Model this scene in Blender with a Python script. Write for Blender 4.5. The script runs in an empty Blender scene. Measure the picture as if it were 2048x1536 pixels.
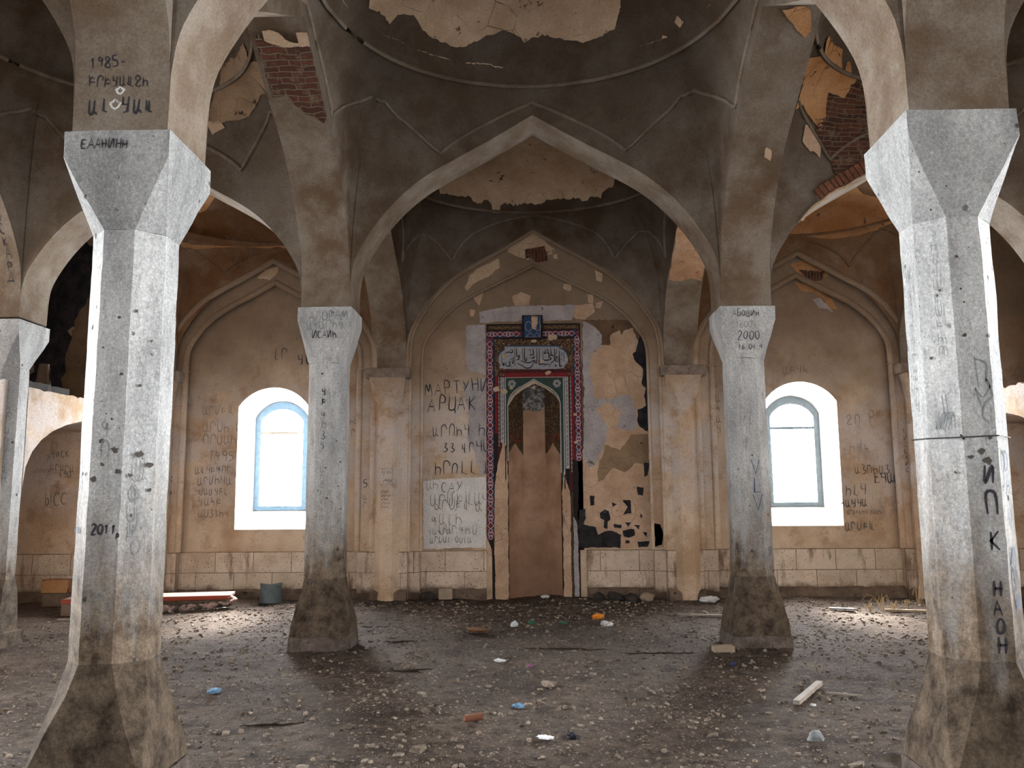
import bpy, bmesh, math, random
from mathutils import Vector, Matrix, noise
from mathutils.geometry import tessellate_polygon, delaunay_2d_cdt

scene = bpy.context.scene
COL = scene.collection
random.seed(7)

# ------------------------------------------------------------------ camera
F_PX = 1690.0
yaw, pit, rol = .0255, .1344, .0077
cy_, sy_, cp_, sp_ = math.cos(yaw), math.sin(yaw), math.cos(pit), math.sin(pit)
Rv = Vector((cy_, sy_, 0)); Fh = Vector((-sy_, cy_, 0)); Zv = Vector((0, 0, 1))
Fv = cp_ * Fh + sp_ * Zv; Uv = -sp_ * Fh + cp_ * Zv
cr_, sr_ = math.cos(rol), math.sin(rol)
R2 = cr_ * Rv - sr_ * Uv; U2 = sr_ * Rv + cr_ * Uv
cam = bpy.data.cameras.new('camera'); camo = bpy.data.objects.new('camera', cam); COL.objects.link(camo)
cam.sensor_width = 36; cam.lens = F_PX / 2048 * 36; cam.clip_start = .05; cam.clip_end = 200
mw = Matrix((R2, U2, -Fv)).transposed().to_4x4(); mw.translation = Vector((-.022, 0, 1.6))
camo.matrix_world = mw
scene.camera = camo
# ------------------------------------------------------------------ light and exposure
SKY = 44.0; SUN = 42.0
scene.view_settings.view_transform = 'Standard'
scene.view_settings.look = 'None'
scene.view_settings.exposure = 0.08
scene.view_settings.gamma = 1.0
scene.view_settings.use_curve_mapping = False
w = bpy.data.worlds.new('overcast_sky'); scene.world = w; w.use_nodes = True
bg = w.node_tree.nodes['Background']; bg.inputs[0].default_value = (.965, .985, 1, 1)
# overcast sky, made brighter behind the far wall to strengthen its window light
_n = w.node_tree.nodes; _g = _n.new('ShaderNodeTexCoord'); _x = _n.new('ShaderNodeSeparateXYZ'); _m = _n.new('ShaderNodeMapRange')
w.node_tree.links.new(_g.outputs['Generated'], _x.inputs[0]); w.node_tree.links.new(_x.outputs[1], _m.inputs[0])
_m.inputs[1].default_value = -.2; _m.inputs[2].default_value = .6; _m.inputs[3].default_value = SKY * .38; _m.inputs[4].default_value = SKY * 5.2
w.node_tree.links.new(_m.outputs[0], bg.inputs[1])
# soft sun lamp added to brighten the floor under the far windows
sl = bpy.data.lights.new('added_soft_sun', 'SUN'); sl.energy = SUN; sl.angle = math.radians(16); sl.color = (1, .95, .88)
so_ = bpy.data.objects.new('added_soft_sun', sl); COL.objects.link(so_); so_.rotation_euler = Vector((.02, -1, -.80)).to_track_quat('-Z', 'Y').to_euler()
scene.cycles.use_denoising = True
scene.cycles.max_bounces = 8; scene.cycles.diffuse_bounces = 6; scene.cycles.glossy_bounces = 2
scene.cycles.sample_clamp_indirect = 12
def portal(name, loc, d, sx, sy):
    l = bpy.data.lights.new(name, 'AREA'); l.shape = 'RECTANGLE'; l.size = sx; l.size_y = sy; l.cycles.is_portal = True
    o = bpy.data.objects.new(name, l); COL.objects.link(o); o.location = loc
    o.rotation_euler = Vector(d).to_track_quat('-Z', 'Y').to_euler()
portal('window_portal', (-4.32, 14.42, 2.3), (0, -1, 0), 1.2, 2.3)
portal('window_portal', (4.32, 14.42, 2.3), (0, -1, 0), 1.2, 2.3)
portal('doorway_portal', (0, -2.75, 1.65), (0, 1, 0), 1.8, 3.1)
for x in (-4.3, 4.3): portal('window_portal', (x, -2.75, 2.25), (0, 1, 0), 1.2, 2.3)
for s in (-1, 1):
    for y in (7.2,):
        for z in (1.5, 4.6):
            portal('window_portal', (s * 8.65, y, z), (-s, 0, 0), 1.8, 1.7)

XC, XS, HB = 2.365, 6.15, 0.275
Y0, Y1, Y2, YA, YB, YP = -4.74, 0.03, 4.80, 13.55, 13.67, 13.80   # wall planes A (pilaster), B (step), P (panel)
YN, YM = 4.80, 9.565
ZS = 3.70
ARCH = [(0, 0), (.001, .08), (.004, .16), (.031, .278), (.124, .426), (.233, .550), (.352, .650), (.49, .733), (.767, .873), (1, 1)]
def smooth_half(n=4):
    pts = ARCH; out = []
    for i in range(len(pts) - 1):
        p0 = pts[max(i - 1, 0)]; p1 = pts[i]; p2 = pts[i + 1]; p3 = pts[min(i + 2, len(pts) - 1)]
        for k in range(n):
            t = k / n
            out.append(tuple(.5 * ((2 * p1[j]) + (-p0[j] + p2[j]) * t + (2 * p0[j] - 5 * p1[j] + 4 * p2[j] - p3[j]) * t * t + (-p0[j] + 3 * p1[j] - 3 * p2[j] + p3[j]) * t ** 3) for j in (0, 1)))
    out.append(pts[-1])
    return [(max(0., a), b) for a, b in out]
HALF = smooth_half()
def arch_pts(c, half, zs, za):
    """list of (s, z) from c-half to c+half"""
    L = [(c - half + u * half, zs + v * (za - zs)) for u, v in HALF]
    R = [(2 * c - s, z) for s, z in L[:-1]][::-1]
    return L + R
import math
class Bay:
    def __init__(s, x0, x1, y0, y1, zf, zb, zl, zr, zc, H, zs=ZS, fr=.955):
        s.x0, s.x1, s.y0, s.y1 = x0, x1, y0, y1
        s.cx, s.cy = (x0 + x1) / 2, (y0 + y1) / 2
        s.ax, s.ay = (x1 - x0) / 2, (y1 - y0) / 2
        s.zc, s.H = zc, H
        s.rx, s.ry = s.ax * fr, s.ay * fr
        def sm(d, h, za):          # height of the smooth pendentive for the same direction, rounded at the corner
            u = math.hypot((h - abs(d)) / h, .07)
            for (a, v0), (c, v1) in zip(HALF[:-1], HALF[1:]):
                if a <= u <= c: return zs + (za - zs) * (v0 + (v1 - v0) * (u - a) / max(1e-9, c - a))
            return za
        b = []
        b += [(x, y0, z, sm(x - s.cx, s.ax, zf)) for x, z in arch_pts(s.cx, s.ax, zs, zf)][:-1]
        b += [(x1, y, z, sm(y - s.cy, s.ay, zr)) for y, z in arch_pts(s.cy, s.ay, zs, zr)][:-1]
        b += [(x, y1, z, sm(x - s.cx, s.ax, zb)) for x, z in arch_pts(s.cx, s.ax, zs, zb)[::-1]][:-1]
        b += [(x0, y, z, sm(y - s.cy, s.ay, zl)) for y, z in arch_pts(s.cy, s.ay, zs, zl)[::-1]][:-1]
        s.b = b
    def circ(s, bx, by):
        ux, uy = (bx - s.cx) / s.rx, (by - s.cy) / s.ry
        l = math.hypot(ux, uy)
        return s.cx + ux / l * s.rx, s.cy + uy / l * s.ry
    def pend(s, b, q):
        cx, cy = s.circ(b[0], b[1])
        x = cx + (b[0] - cx) * q; y = cy + (b[1] - cy) * q
        zb = b[3] + (b[2] - b[3]) * q ** 9
        return (x, y, zb + (s.zc - zb) * (max(0, 1 - q ** 2.2)) ** .6)
    def dome(s, b, r):
        cx, cy = s.circ(b[0], b[1])
        return (s.cx + (cx - s.cx) * r, s.cy + (cy - s.cy) * r, s.zc + .05 + s.H * math.sqrt(max(0, 1 - r * r)))
    def surf(s, i, t):
        """i boundary index (float), t: 0 centre, 1 circle, 2 boundary"""
        n = len(s.b); i0 = int(i) % n; f = i - int(i); a = s.b[i0]; c = s.b[(i0 + 1) % n]
        b = tuple(a[k] * (1 - f) + c[k] * f for k in range(4))
        return s.dome(b, t) if t < 1 else s.pend(b, t - 1)
XL, XR = XC - HB, XC + HB      # 2.09 2.64
XE = XS - HB                   # 5.875
YBACK = YM + HB
BAYS = {
 'c_far': Bay(-XL, XL, YM + HB, YA, 6.0, 6.02, 5.65, 5.65, 6.28, .75),
 'c_mid': Bay(-XL, XL, YN + HB, YM - HB, 6.0, 6.0, 6.0, 6.0, 6.30, .9),
 'c_near': Bay(-XL, XL, Y1 + HB, YN - HB, 6.0, 6.0, 6.0, 6.0, 6.30, .9),
 'l_far': Bay(-XE, -XR, YM + HB, YA, 5.5, 5.58, 5.65, 5.65, 5.82, .5),
 'l_mid': Bay(-XE, -XR, YN + HB, YM - HB, 5.5, 5.5, 6.0, 6.0, 6.25, .6),
 'l_near': Bay(-XE, -XR, Y1 + HB, YN - HB, 5.5, 5.5, 6.0, 6.0, 6.25, .6),
 'r_far': Bay(XR, XE, YM + HB, YA, 5.5, 5.58, 5.65, 5.65, 5.82, .5),
 'r_mid': Bay(XR, XE, YN + HB, YM - HB, 5.5, 5.5, 6.0, 6.0, 6.25, .6),
 'r_near': Bay(XR, XE, Y1 + HB, YN - HB, 5.5, 5.5, 6.0, 6.0, 6.25, .6),
}

# ------------------------------------------------------------------ node helpers
class NT:
    def __init__(s, name, rough=.92, spec=.15):
        s.m = bpy.data.materials.new(name); s.m.use_nodes = True; s.t = s.m.node_tree
        s.b = s.t.nodes['Principled BSDF']; s.b.inputs['Roughness'].default_value = rough
        s.b.inputs['Specular IOR Level'].default_value = spec
        s.pos = s.n('ShaderNodeNewGeometry').outputs['Position']
    def n(s, k, **a):
        x = s.t.nodes.new(k)
        for q, v in a.items(): setattr(x, q, v)
        return x
    def l(s, a, b): s.t.links.new(a, b)
    def set(s, sock, v):
        if hasattr(v, 'is_linked') or isinstance(v, bpy.types.NodeSocket): s.l(v, sock)
        elif isinstance(v, (tuple, list)) and len(v) == 3 and len(sock.default_value) == 4: sock.default_value = (*v, 1)
        else: sock.default_value = v
    def map(s, vec, sc=(1, 1, 1), loc=(0, 0, 0), rot=(0, 0, 0)):
        x = s.n('ShaderNodeMapping'); s.l(vec, x.inputs[0]); x.inputs[3].default_value = sc; x.inputs[1].default_value = loc; x.inputs[2].default_value = rot
        return x.outputs[0]
    def noise(s, scale, detail=4, rough=.6, vec=None, dist=0):
        x = s.n('ShaderNodeTexNoise'); s.l(vec or s.pos, x.inputs['Vector']); x.inputs['Scale'].default_value = scale
        x.inputs['Detail'].default_value = detail; x.inputs['Roughness'].default_value = rough; x.inputs['Distortion'].default_value = dist
        return x.outputs['Fac']
    def voro(s, scale, vec=None, feat='F1', out='Distance', rnd=1):
        x = s.n('ShaderNodeTexVoronoi', feature=feat); s.l(vec or s.pos, x.inputs['Vector']); x.inputs['Scale'].default_value = scale
        x.inputs['Randomness'].default_value = rnd
        return x.outputs[out]
    def ramp(s, f, a, b, lo=0., hi=1.):
        x = s.n('ShaderNodeMapRange'); x.clamp = True; s.set(x.inputs[0], f)
        x.inputs[1].default_value = a; x.inputs[2].default_value = b; x.inputs[3].default_value = lo; x.inputs[4].default_value = hi
        return x.outputs[0]
    def math(s, op, a, b=0., c=0.):
        x = s.n('ShaderNodeMath', operation=op); s.set(x.inputs[0], a); s.set(x.inputs[1], b); s.set(x.inputs[2], c)
        return x.outputs[0]
    def mix(s, f, a, b, mode='MIX'):
        x = s.n('ShaderNodeMix', data_type='RGBA', blend_type=mode); s.set(x.inputs[0], f); s.set(x.inputs[6], a); s.set(x.inputs[7], b)
        return x.outputs[2]
    def sep(s, v=None):
        x = s.n('ShaderNodeSeparateXYZ'); s.l(v or s.pos, x.inputs[0]); return x.outputs
    def bump(s, h, strength=.5, dist=.01):
        x = s.n('ShaderNodeBump'); s.set(x.inputs['Height'], h); x.inputs['Strength'].default_value = strength; x.inputs['Distance'].default_value = dist
        s.l(x.outputs[0], s.b.inputs['Normal'])
    def color(s, c, grain=0):
        if grain:   # fine speckle of grit and lime
            g1 = s.ramp(s.noise(55, 5, .75), .34, .66, 1 - grain, 1 + grain * .7); g2 = s.ramp(s.noise(170, 3, .7), .36, .64, 1 - grain * .7, 1 + grain * .55)
            x = s.n('ShaderNodeVectorMath', operation='SCALE'); s.l(c, x.inputs[0]); s.l(s.math('MULTIPLY', g1, g2), x.inputs[3]); c = x.outputs[0]
        s.set(s.b.inputs['Base Color'], c); return s.m

def plain(name, c, rough=.8, metal=0, var=.15, sc=14):
    t = NT(name, rough); t.b.inputs['Metallic'].default_value = metal
    d = tuple(x * (1 - var * 2) for x in c)
    t.bump(t.noise(sc * 4, 4), .3, .004)
    return t.color(t.mix(t.noise(sc, 4), d, tuple(min(1, x * (1 + var)) for x in c)))

def m_column(name='weathered_column_stone', k=1.0, kb=1.0):
    t = NT(name)
    v = t.map(t.pos, (1, 1, .35))
    base = t.mix(t.ramp(t.noise(3.2, 6, .62, v), .35, .68), (.30 * k, .305 * k, .308 * k), (.60 * k, .61 * k, .605 * k))
    base = t.mix(t.ramp(t.noise(16, 5, .7, v), .56, .74), base, (.23, .225, .215))
    # scratched tool marks
    st = t.noise(75, 4, .65, t.map(t.pos, (1, 1, .45)))
    base = t.mix(t.ramp(st, .55, .75, 0, .55), base, (.74 * k, .75 * k, .745 * k))
    # damp brown staining creeping up the shafts from the ground
    z = t.sep()[2]
    zz = t.math('ADD', z, t.math('MULTIPLY', t.noise(2.6, 6, .68, t.map(t.pos, (1.9, 1.9, .5))), -2.1))
    damp = t.ramp(zz, .80, -.30)
    brown = t.mix(t.ramp(t.noise(7, 6, .7), .35, .65), (.05 * kb, .034 * kb, .024 * kb), (.23 * kb, .175 * kb, .125 * kb))
    base = t.mix(damp, base, brown)
    # pock marks
    pk = t.ramp(t.math('ADD', t.voro(5.2, rnd=1), t.math('MULTIPLY', t.noise(30), .10)), .10, .145, 1, 0)
    pk2 = t.math('MULTIPLY', t.ramp(t.voro(14), .05, .09, 1, 0), t.ramp(t.noise(2.0, 3), .48, .6))
    pk = t.math('MAXIMUM', t.math('MULTIPLY', pk, t.ramp(t.noise(1.7, 3), .40, .50)), pk2)
    base = t.mix(pk, base, (.07, .065, .06))
    h = t.math('ADD', t.math('MULTIPLY', st, .5), t.math('MULTIPLY', t.noise(22, 6, .7), .8))
    h = t.math('SUBTRACT', h, t.math('MULTIPLY', pk, 1.4))
    t.bump(h, .85, .012)
    return t.color(base, .30)

def m_vault(name='grey_brown_vault_plaster', k=1.0, soot=.6):  # soot: strength of the crown darkening, part soot and part light fall-off
    t = NT(name)
    c = lambda r, g, b: (r * k, g * k, b * k)
    a = t.mix(t.ramp(t.noise(.55, 5, .6), .36, .64), c(.095, .064, .04), c(.15, .12, .092))
    a = t.mix(t.ramp(t.noise(2.2, 6, .65), .42, .68), a, c(.19, .162, .135))
    a = t.mix(t.ramp(t.noise(1.1, 5, .7, t.map(t.pos, (1, 1, 1), (7, 3, 5))), .50, .66, 0, .6), a, c(.07, .042, .024))
    # uneven soot, with the light fall-off towards the crowns put into the colour
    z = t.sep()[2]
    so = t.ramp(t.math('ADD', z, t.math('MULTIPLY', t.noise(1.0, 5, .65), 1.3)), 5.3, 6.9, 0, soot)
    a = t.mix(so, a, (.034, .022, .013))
    a = t.mix(t.ramp(t.noise(34, 3, .7), .62, .74, 0, .5), a, c(.05, .035, .025))
    t.bump(t.math('ADD', t.noise(5, 6, .6), t.math('MULTIPLY', t.noise(60, 3, .6), .25)), .45, .03)
    return t.color(a, 0.22)

def m_sidevault():
    t = NT('ochre_vault_plaster')
    a = t.mix(t.ramp(t.noise(.7, 5, .6), .36, .64), (.13, .062, .026), (.18, .11, .062))
    a = t.mix(t.ramp(t.noise(2.4, 6, .65), .48, .7), a, (.21, .155, .11))
    a = t.mix(t.ramp(t.noise(1.3, 5, .7, t.map(t.pos, (1, 1, 1), (7, 3, 5))), .50, .66, 0, .6), a, (.08, .04, .02))
    t.bump(t.math('ADD', t.noise(5, 6, .6), t.math('MULTIPLY', t.noise(60, 3, .6), .25)), .5, .03)
    return t.color(a, 0.22)

def m_wall():
    t = NT('old_lime_wall_plaster')
    z = t.sep()[2]
    a = t.mix(t.ramp(t.noise(1.3, 6, .6), .38, .62), (.42, .29, .185), (.63, .50, .375))
    band = t.math('MULTIPLY', t.ramp(z, 1.2, 1.9), t.ramp(z, 3.9, 3.0))
    a = t.mix(t.math('MULTIPLY', band, t.ramp(t.noise(1.9, 5, .65, t.map(t.pos, (1, 1, 1), (3, 9, 2))), .38, .56, 0, .85)), a, (.56, .505, .475))
    a = t.mix(t.ramp(t.noise(3.0, 6, .7, t.map(t.pos, (1, 1, 1), (13, 2, 8))), .54, .7, 0, .7), a, (.30, .17, .085))
    # darker upper wall, with an uneven lower edge
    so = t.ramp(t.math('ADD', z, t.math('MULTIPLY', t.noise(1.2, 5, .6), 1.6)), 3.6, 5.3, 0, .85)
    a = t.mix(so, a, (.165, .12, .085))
    a = t.mix(t.ramp(t.noise(1.0, 6, .7, t.map(t.pos, (1.2, 1, .5), (4, 4, 1))), .58, .72, 0, .55), a, (.16, .12, .09))
    pk = t.math('MULTIPLY', t.ramp(t.voro(13), .06, .11, 1, 0), t.ramp(t.noise(1.6, 4), .46, .6))
    a = t.mix(pk, a, (.11, .07, .045))
    a = t.mix(t.ramp(t.noise(40, 3, .7), .63, .72, 0, .6), a, (.17, .12, .08))
    h = t.math('SUBTRACT', t.math('ADD', t.noise(6, 7, .65), t.math('MULTIPLY', t.noise(55, 3), .3)), pk)
    t.bump(h, .5, .02)
    return t.color(a, 0.22)

def m_blocks():
    t = NT('pale_stone_wainscot_blocks')
    x, y, z = t.sep()[:3]
    u = t.n('ShaderNodeCombineXYZ'); t.l(t.math('ADD', x, y), u.inputs[0]); t.l(z, u.inputs[1])
    br = t.n('ShaderNodeTexBrick'); t.l(t.map(u.outputs[0], (1, 1, 1), (.1, -.12, 0)), br.inputs['Vector'])
    br.inputs['Scale'].default_value = 1; br.inputs['Brick Width'].default_value = .62; br.inputs['Row Height'].default_value = .325
    br.inputs['Mortar Size'].default_value = .006; br.inputs['Mortar Smooth'].default_value = .3; br.inputs['Bias'].default_value = 0
    br.inputs[1].default_value = (.68, .57, .46, 1); br.inputs[2].default_value = (.56, .46, .36, 1); br.inputs[3].default_value = (.14, .10, .07, 1)
    a = t.mix(t.ramp(t.noise(2.5, 6, .65), .42, .66, 0, .8), br.outputs[0], (.40, .30, .22))
    z2 = t.math('ADD', z, t.math('MULTIPLY', t.noise(3.2, 5, .7), -.35))
    a = t.mix(t.ramp(z2, .07, -.04), a, (.10, .07, .05))
    st = t.math('MULTIPLY', t.ramp(t.noise(2.6, 5, .65, t.map(t.pos, (1.8, 1.8, .4))), .54, .68), .85)
    a = t.mix(st, a, (.15, .09, .055))
    pk = t.math('MULTIPLY', t.ramp(t.voro(20), .11, .19, 1, 0), t.ramp(t.noise(3, 4), .35, .5))
    a = t.mix(pk, a, (.13, .08, .05))
    h = t.math('SUBTRACT', t.math('SUBTRACT', t.noise(14, 6, .7), pk), t.math('MULTIPLY', br.outputs[1], 1.2))
    t.bump(h, .55, .012)
    return t.color(a, 0.22)

def m_ground():
    t = NT('earth_and_rubble_floor', .95)
    a = t.mix(t.ramp(t.noise(1.1, 6, .65), .38, .64), (.055, .037, .027), (.125, .093, .071))
    a = t.mix(t.ramp(t.noise(9, 6, .75), .45, .65), a, (.028, .018, .013))
    w_ = t.n('ShaderNodeVectorMath', operation='ADD'); nz = t.n('ShaderNodeTexNoise'); t.l(t.pos, nz.inputs['Vector']); nz.inputs['Scale'].default_value = 22
    sc = t.n('ShaderNodeVectorMath', operation='SCALE'); t.l(nz.outputs['Color'], sc.inputs[0]); sc.inputs[3].default_value = .05
    t.l(t.pos, w_.inputs[0]); t.l(sc.outputs[0], w_.inputs[1])
    v1 = t.n('ShaderNodeTexVoronoi'); t.l(w_.outputs[0], v1.inputs['Vector']); v1.inputs['Scale'].default_value = 26
    chip = t.math('MULTIPLY', t.ramp(v1.outputs['Distance'], .26, .33, 1, 0), t.ramp(t.sep(v1.outputs['Color'])[0], .50, .56))
    tone = t.mix(t.sep(v1.outputs['Color'])[1], (.09, .065, .05), (.36, .29, .235))
    chip2 = t.ramp(t.noise(.8, 4), .36, .6, .35, 1)
    a = t.mix(t.math('MULTIPLY', chip, chip2), a, tone)
    v2 = t.n('ShaderNodeTexVoronoi'); t.l(w_.outputs[0], v2.inputs['Vector']); v2.inputs['Scale'].default_value = 62
    c2 = t.math('MULTIPLY', t.ramp(v2.outputs['Distance'], .24, .32, 1, 0), t.ramp(t.sep(v2.outputs['Color'])[0], .58, .63))
    a = t.mix(c2, a, t.mix(t.sep(v2.outputs['Color'])[1], (.10, .075, .058), (.34, .28, .23)))
    a = t.mix(t.ramp(t.noise(3.3, 5, .7, t.map(t.pos, (1, 1, 1), (2, 8, 0))), .56, .64, 0, .7), a, (.026, .017, .012))
    h = t.math('ADD', t.math('ADD', t.noise(11, 7, .75), t.math('MULTIPLY', chip, .5)), t.math('MULTIPLY', c2, .25))
    t.bump(h, 1.0, .045)
    return t.color(a)

def m_brick(name='bare_red_brick', uvs=True):
    t = NT(name)
    tc = t.n('ShaderNodeTexCoord').outputs['UV']
    nz = t.n('ShaderNodeTexNoise'); t.l(t.pos, nz.inputs['Vector']); nz.inputs['Scale'].default_value = 5
    sc = t.n('ShaderNodeVectorMath', operation='SCALE'); t.l(nz.outputs['Color'], sc.inputs[0]); sc.inputs[3].default_value = .06
    ad = t.n('ShaderNodeVectorMath', operation='ADD'); t.l(tc, ad.inputs[0]); t.l(sc.outputs[0], ad.inputs[1])
    br = t.n('ShaderNodeTexBrick'); t.l(ad.outputs[0], br.inputs['Vector'])
    br.inputs['Scale'].default_value = 1; br.inputs['Brick Width'].default_value = .23; br.inputs['Row Height'].default_value = .052
    br.inputs['Mortar Size'].default_value = .009; br.inputs['Mortar Smooth'].default_value = .4; br.inputs['Bias'].default_value = .1
    br.inputs[1].default_value = (.115, .04, .022, 1); br.inputs[2].default_value = (.055, .026, .018, 1); br.inputs[3].default_value = (.15, .105, .072, 1)
    a = t.mix(t.ramp(t.noise(6, 5, .7), .55, .68), br.outputs[0], (.18, .13, .09))
    a = t.mix(t.ramp(t.noise(11, 4, .7), .6, .7, 0, .8), a, (.03, .018, .014))
    t.bump(t.math('SUBTRACT', t.noise(18, 5, .7), t.math('MULTIPLY', br.outputs[1], 1.6)), 1, .03)
    return t.color(a)

def m_patch(name, c1, c2, dark=(.1, .07, .05), sc=3.0, dk=.66):
    t = NT(name)
    a = t.mix(t.ramp(t.noise(sc, 6, .65), .36, .64), c1, c2)
    a = t.mix(t.ramp(t.noise(sc * 2.2, 5, .7, t.map(t.pos, (1, 1, 1), (5, 1, 7))), dk, dk + .05), a, dark)
    cr = t.ramp(t.voro(sc * 1.1, feat='DISTANCE_TO_EDGE'), .0, .012, 1, 0)
    a = t.mix(t.math('MULTIPLY', cr, t.ramp(t.noise(1.5, 3), .5, .6)), a, dark)
    t.bump(t.noise(9, 7, .7), .7, .02)
    return t.color(a, 0.2)

MAT = dict(
    column=m_column(), capital=m_column('darker_capital_stone', .76), base=m_column('dark_stained_base_stone', 1, .62), vault=m_vault(), sidevault=m_sidevault(), wall=m_wall(), blocks=m_blocks(), ground=m_ground(), brick=m_brick(),
    band=None,
    bare=m_patch('bare_tan_render', (.40, .27, .18), (.54, .39, .28)),
    cream=m_patch('bare_cream_render', (.42, .30, .20), (.52, .40, .29), (.08, .04, .025), 2.4, .62),
    orange=m_patch('bare_orange_clay_render', (.33, .155, .06), (.42, .24, .12), (.07, .03, .018), 2.6, .62),
    dullbare=m_patch('dull_bare_clay_render', (.20, .135, .085), (.29, .20, .13), (.05, .03, .02), 2.6, .62),
    greyplaster=m_patch('smooth_grey_plaster', (.30, .28, .29), (.42, .39, .40), (.13, .11, .11), 3.5, .62),
    white=m_patch('whitewashed_plaster', (.62, .60, .58), (.72, .70, .68), (.36, .33, .30), 3.5, .62),
    soot=m_patch('black_scorched_plaster', (.012, .012, .015), (.035, .032, .034), (.09, .08, .075), 6, .66),
    ink=plain('black_graffiti_charcoal', (.045, .042, .05), .9, 0, .3, 30),
    faint=plain('faded_grey_graffiti_charcoal', (.20, .165, .135), .9, 0, .2, 30),
    faintgrey=plain('faded_graffiti_pencil_on_stone', (.23, .24, .25), .9, 0, .2, 30),
    blueink=plain('dark_blue_graffiti_paint', (.05, .08, .16), .8, 0, .3, 30),
    reveal=m_patch('white_window_reveal_plaster', (.74, .70, .66), (.82, .80, .77), (.45, .36, .27), 4, .70),
    bluewood=plain('weathered_blue_painted_wood', (.12, .19, .26), .6, 0, .25, 18),
    greywood=plain('grey_painted_window_wood', (.055, .068, .075), .6, 0, .25, 18),
    palewood=plain('weathered_pale_wood', (.30, .25, .21), .8, 0, .3, 12),
    darkwood=plain('dark_old_wood', (.07, .045, .03), .8, 0, .3, 12),
    stone=plain('grey_stone', (.24, .25, .26), .9, 0, .3, 8),
    blockstone=plain('rough_tan_stone', (.33, .26, .19), .9, 0, .3, 8),
)
MAT['band'] = m_vault('window_lit_arch_plaster', 1.32, .35)  # lighter copy of the vault plaster, window light on the soffits put into its colour

# ------------------------------------------------------------------ object helpers
def tag(o, label=None, cat=None, group=None, kind=None):
    if label: o['label'] = label
    if cat: o['category'] = cat
    if group: o['group'] = group
    if kind: o['kind'] = kind
    return o
def empty(name, loc=(0, 0, 0), rz=0):
    o = bpy.data.objects.new(name, None); COL.objects.link(o); o.location = loc; o.rotation_euler = (0, 0, rz); o.empty_display_size = .1
    return o
def mk(name, verts, faces, mat, parent=None, smooth=None, uv=None, merge=False):
    me = bpy.data.meshes.new(name); me.from_pydata([tuple(v) for v in verts], [], [tuple(f) for f in faces])
    if uv is not None:
        ul = me.uv_layers.new(name='UVMap')
        for lp in me.loops: ul.data[lp.index].uv = uv[lp.vertex_index]
    if merge:
        bm = bmesh.new(); bm.from_mesh(me); bmesh.ops.remove_doubles(bm, verts=bm.verts, dist=1e-4)
        bmesh.ops.dissolve_degenerate(bm, edges=bm.edges, dist=1e-5); bmesh.ops.recalc_face_normals(bm, faces=bm.faces); bm.to_mesh(me); bm.free()
    if mat: me.materials.append(MAT[mat] if isinstance(mat, str) else mat)
    if smooth is not None:
        me.shade_smooth()
        me.set_sharp_from_angle(angle=math.radians(smooth))
    me.validate(); me.update()
    o = bpy.data.objects.new(name, me); COL.objects.link(o)
    if parent: o.parent = parent
    return o
class G:
    """collects geometry for one mesh"""
    def __init__(s): s.v = []; s.f = []
    def box(s, x0, x1, y0, y1, z0, z1):
        n = len(s.v); s.v += [(x, y, z) for z in (z0, z1) for x, y in ((x0, y0), (x1, y0), (x1, y1), (x0, y1))]
        s.f += [(n + 3, n + 2, n + 1, n), (n + 4, n + 5, n + 6, n + 7)] + [(n + i, n + (i + 1) % 4, n + 4 + (i + 1) % 4, n + 4 + i) for i in range(4)]
        return s
    def tube(s, pts, r, k=8, closed=False, ends=True):
        pts = [Vector(p) for p in pts]; n0 = len(s.v); N = len(pts)
        for i, p in enumerate(pts):
            a = pts[(i - 1) % N] if (i or closed) else p; b = pts[(i + 1) % N] if (i < N - 1 or closed) else p
            d = (b - a).normalized(); up = Vector((0, 1, 0)) if abs(d.y) < .9 else Vector((1, 0, 0))
            e1 = d.cross(up).normalized(); e2 = d.cross(e1)
            rr = r[i] if isinstance(r, (list, tuple)) else r
            for j in range(k):
                t = 2 * math.pi * j / k; s.v.append(tuple(p + e1 * (rr * math.cos(t)) + e2 * (rr * math.sin(t))))
        for i in range(N if closed else N - 1):
            for j in range(k):
                a = n0 + i * k; b = n0 + ((i + 1) % N) * k; s.f.append((a + j, a + (j + 1) % k, b + (j + 1) % k, b + j))
        if ends and not closed:
            s.f.append(tuple(n0 + j for j in range(k))[::-1]); s.f.append(tuple(n0 + (N - 1) * k + j for j in range(k)))
        return s
    def sheet(s, rows):
        n = len(s.v); m = len(rows[0])
        for r in rows: s.v += [tuple(p) for p in r]
        for i in range(len(rows) - 1):
            for j in range(m - 1): s.f.append((n + i * m + j, n + i * m + j + 1, n + (i + 1) * m + j + 1, n + (i + 1) * m + j))
        return s
    def poly(s, loops, fn, depth=0, rev=False):
        """flat polygon with holes; fn maps (a, b, d) to 3D; depth>0 gives it thickness d in 0..depth"""
        ls = [[Vector((a, b, 0)) for a, b in lp] for lp in loops]; flat = [p for lp in ls for p in lp]
        tr = tessellate_polygon(ls); n = len(s.v)
        s.v += [fn(p.x, p.y, 0) for p in flat]; s.f += [tuple(n + i for i in (t[::-1] if rev else t)) for t in tr]
        if depth:
            m = len(flat); s.v += [fn(p.x, p.y, depth) for p in flat]; s.f += [tuple(n + m + i for i in (t if rev else t[::-1])) for t in tr]
            k = 0
            for lp in ls:
                for i in range(len(lp)):
                    a, b = k + i, k + (i + 1) % len(lp); s.f.append((n + a, n + b, n + m + b, n + m + a))
                k += len(lp)
        return s
    def mk(s, name, mat, parent=None, smooth=None, merge=False, uv=None): return mk(name, s.v, s.f, mat, parent, smooth, uv, merge)
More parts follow.
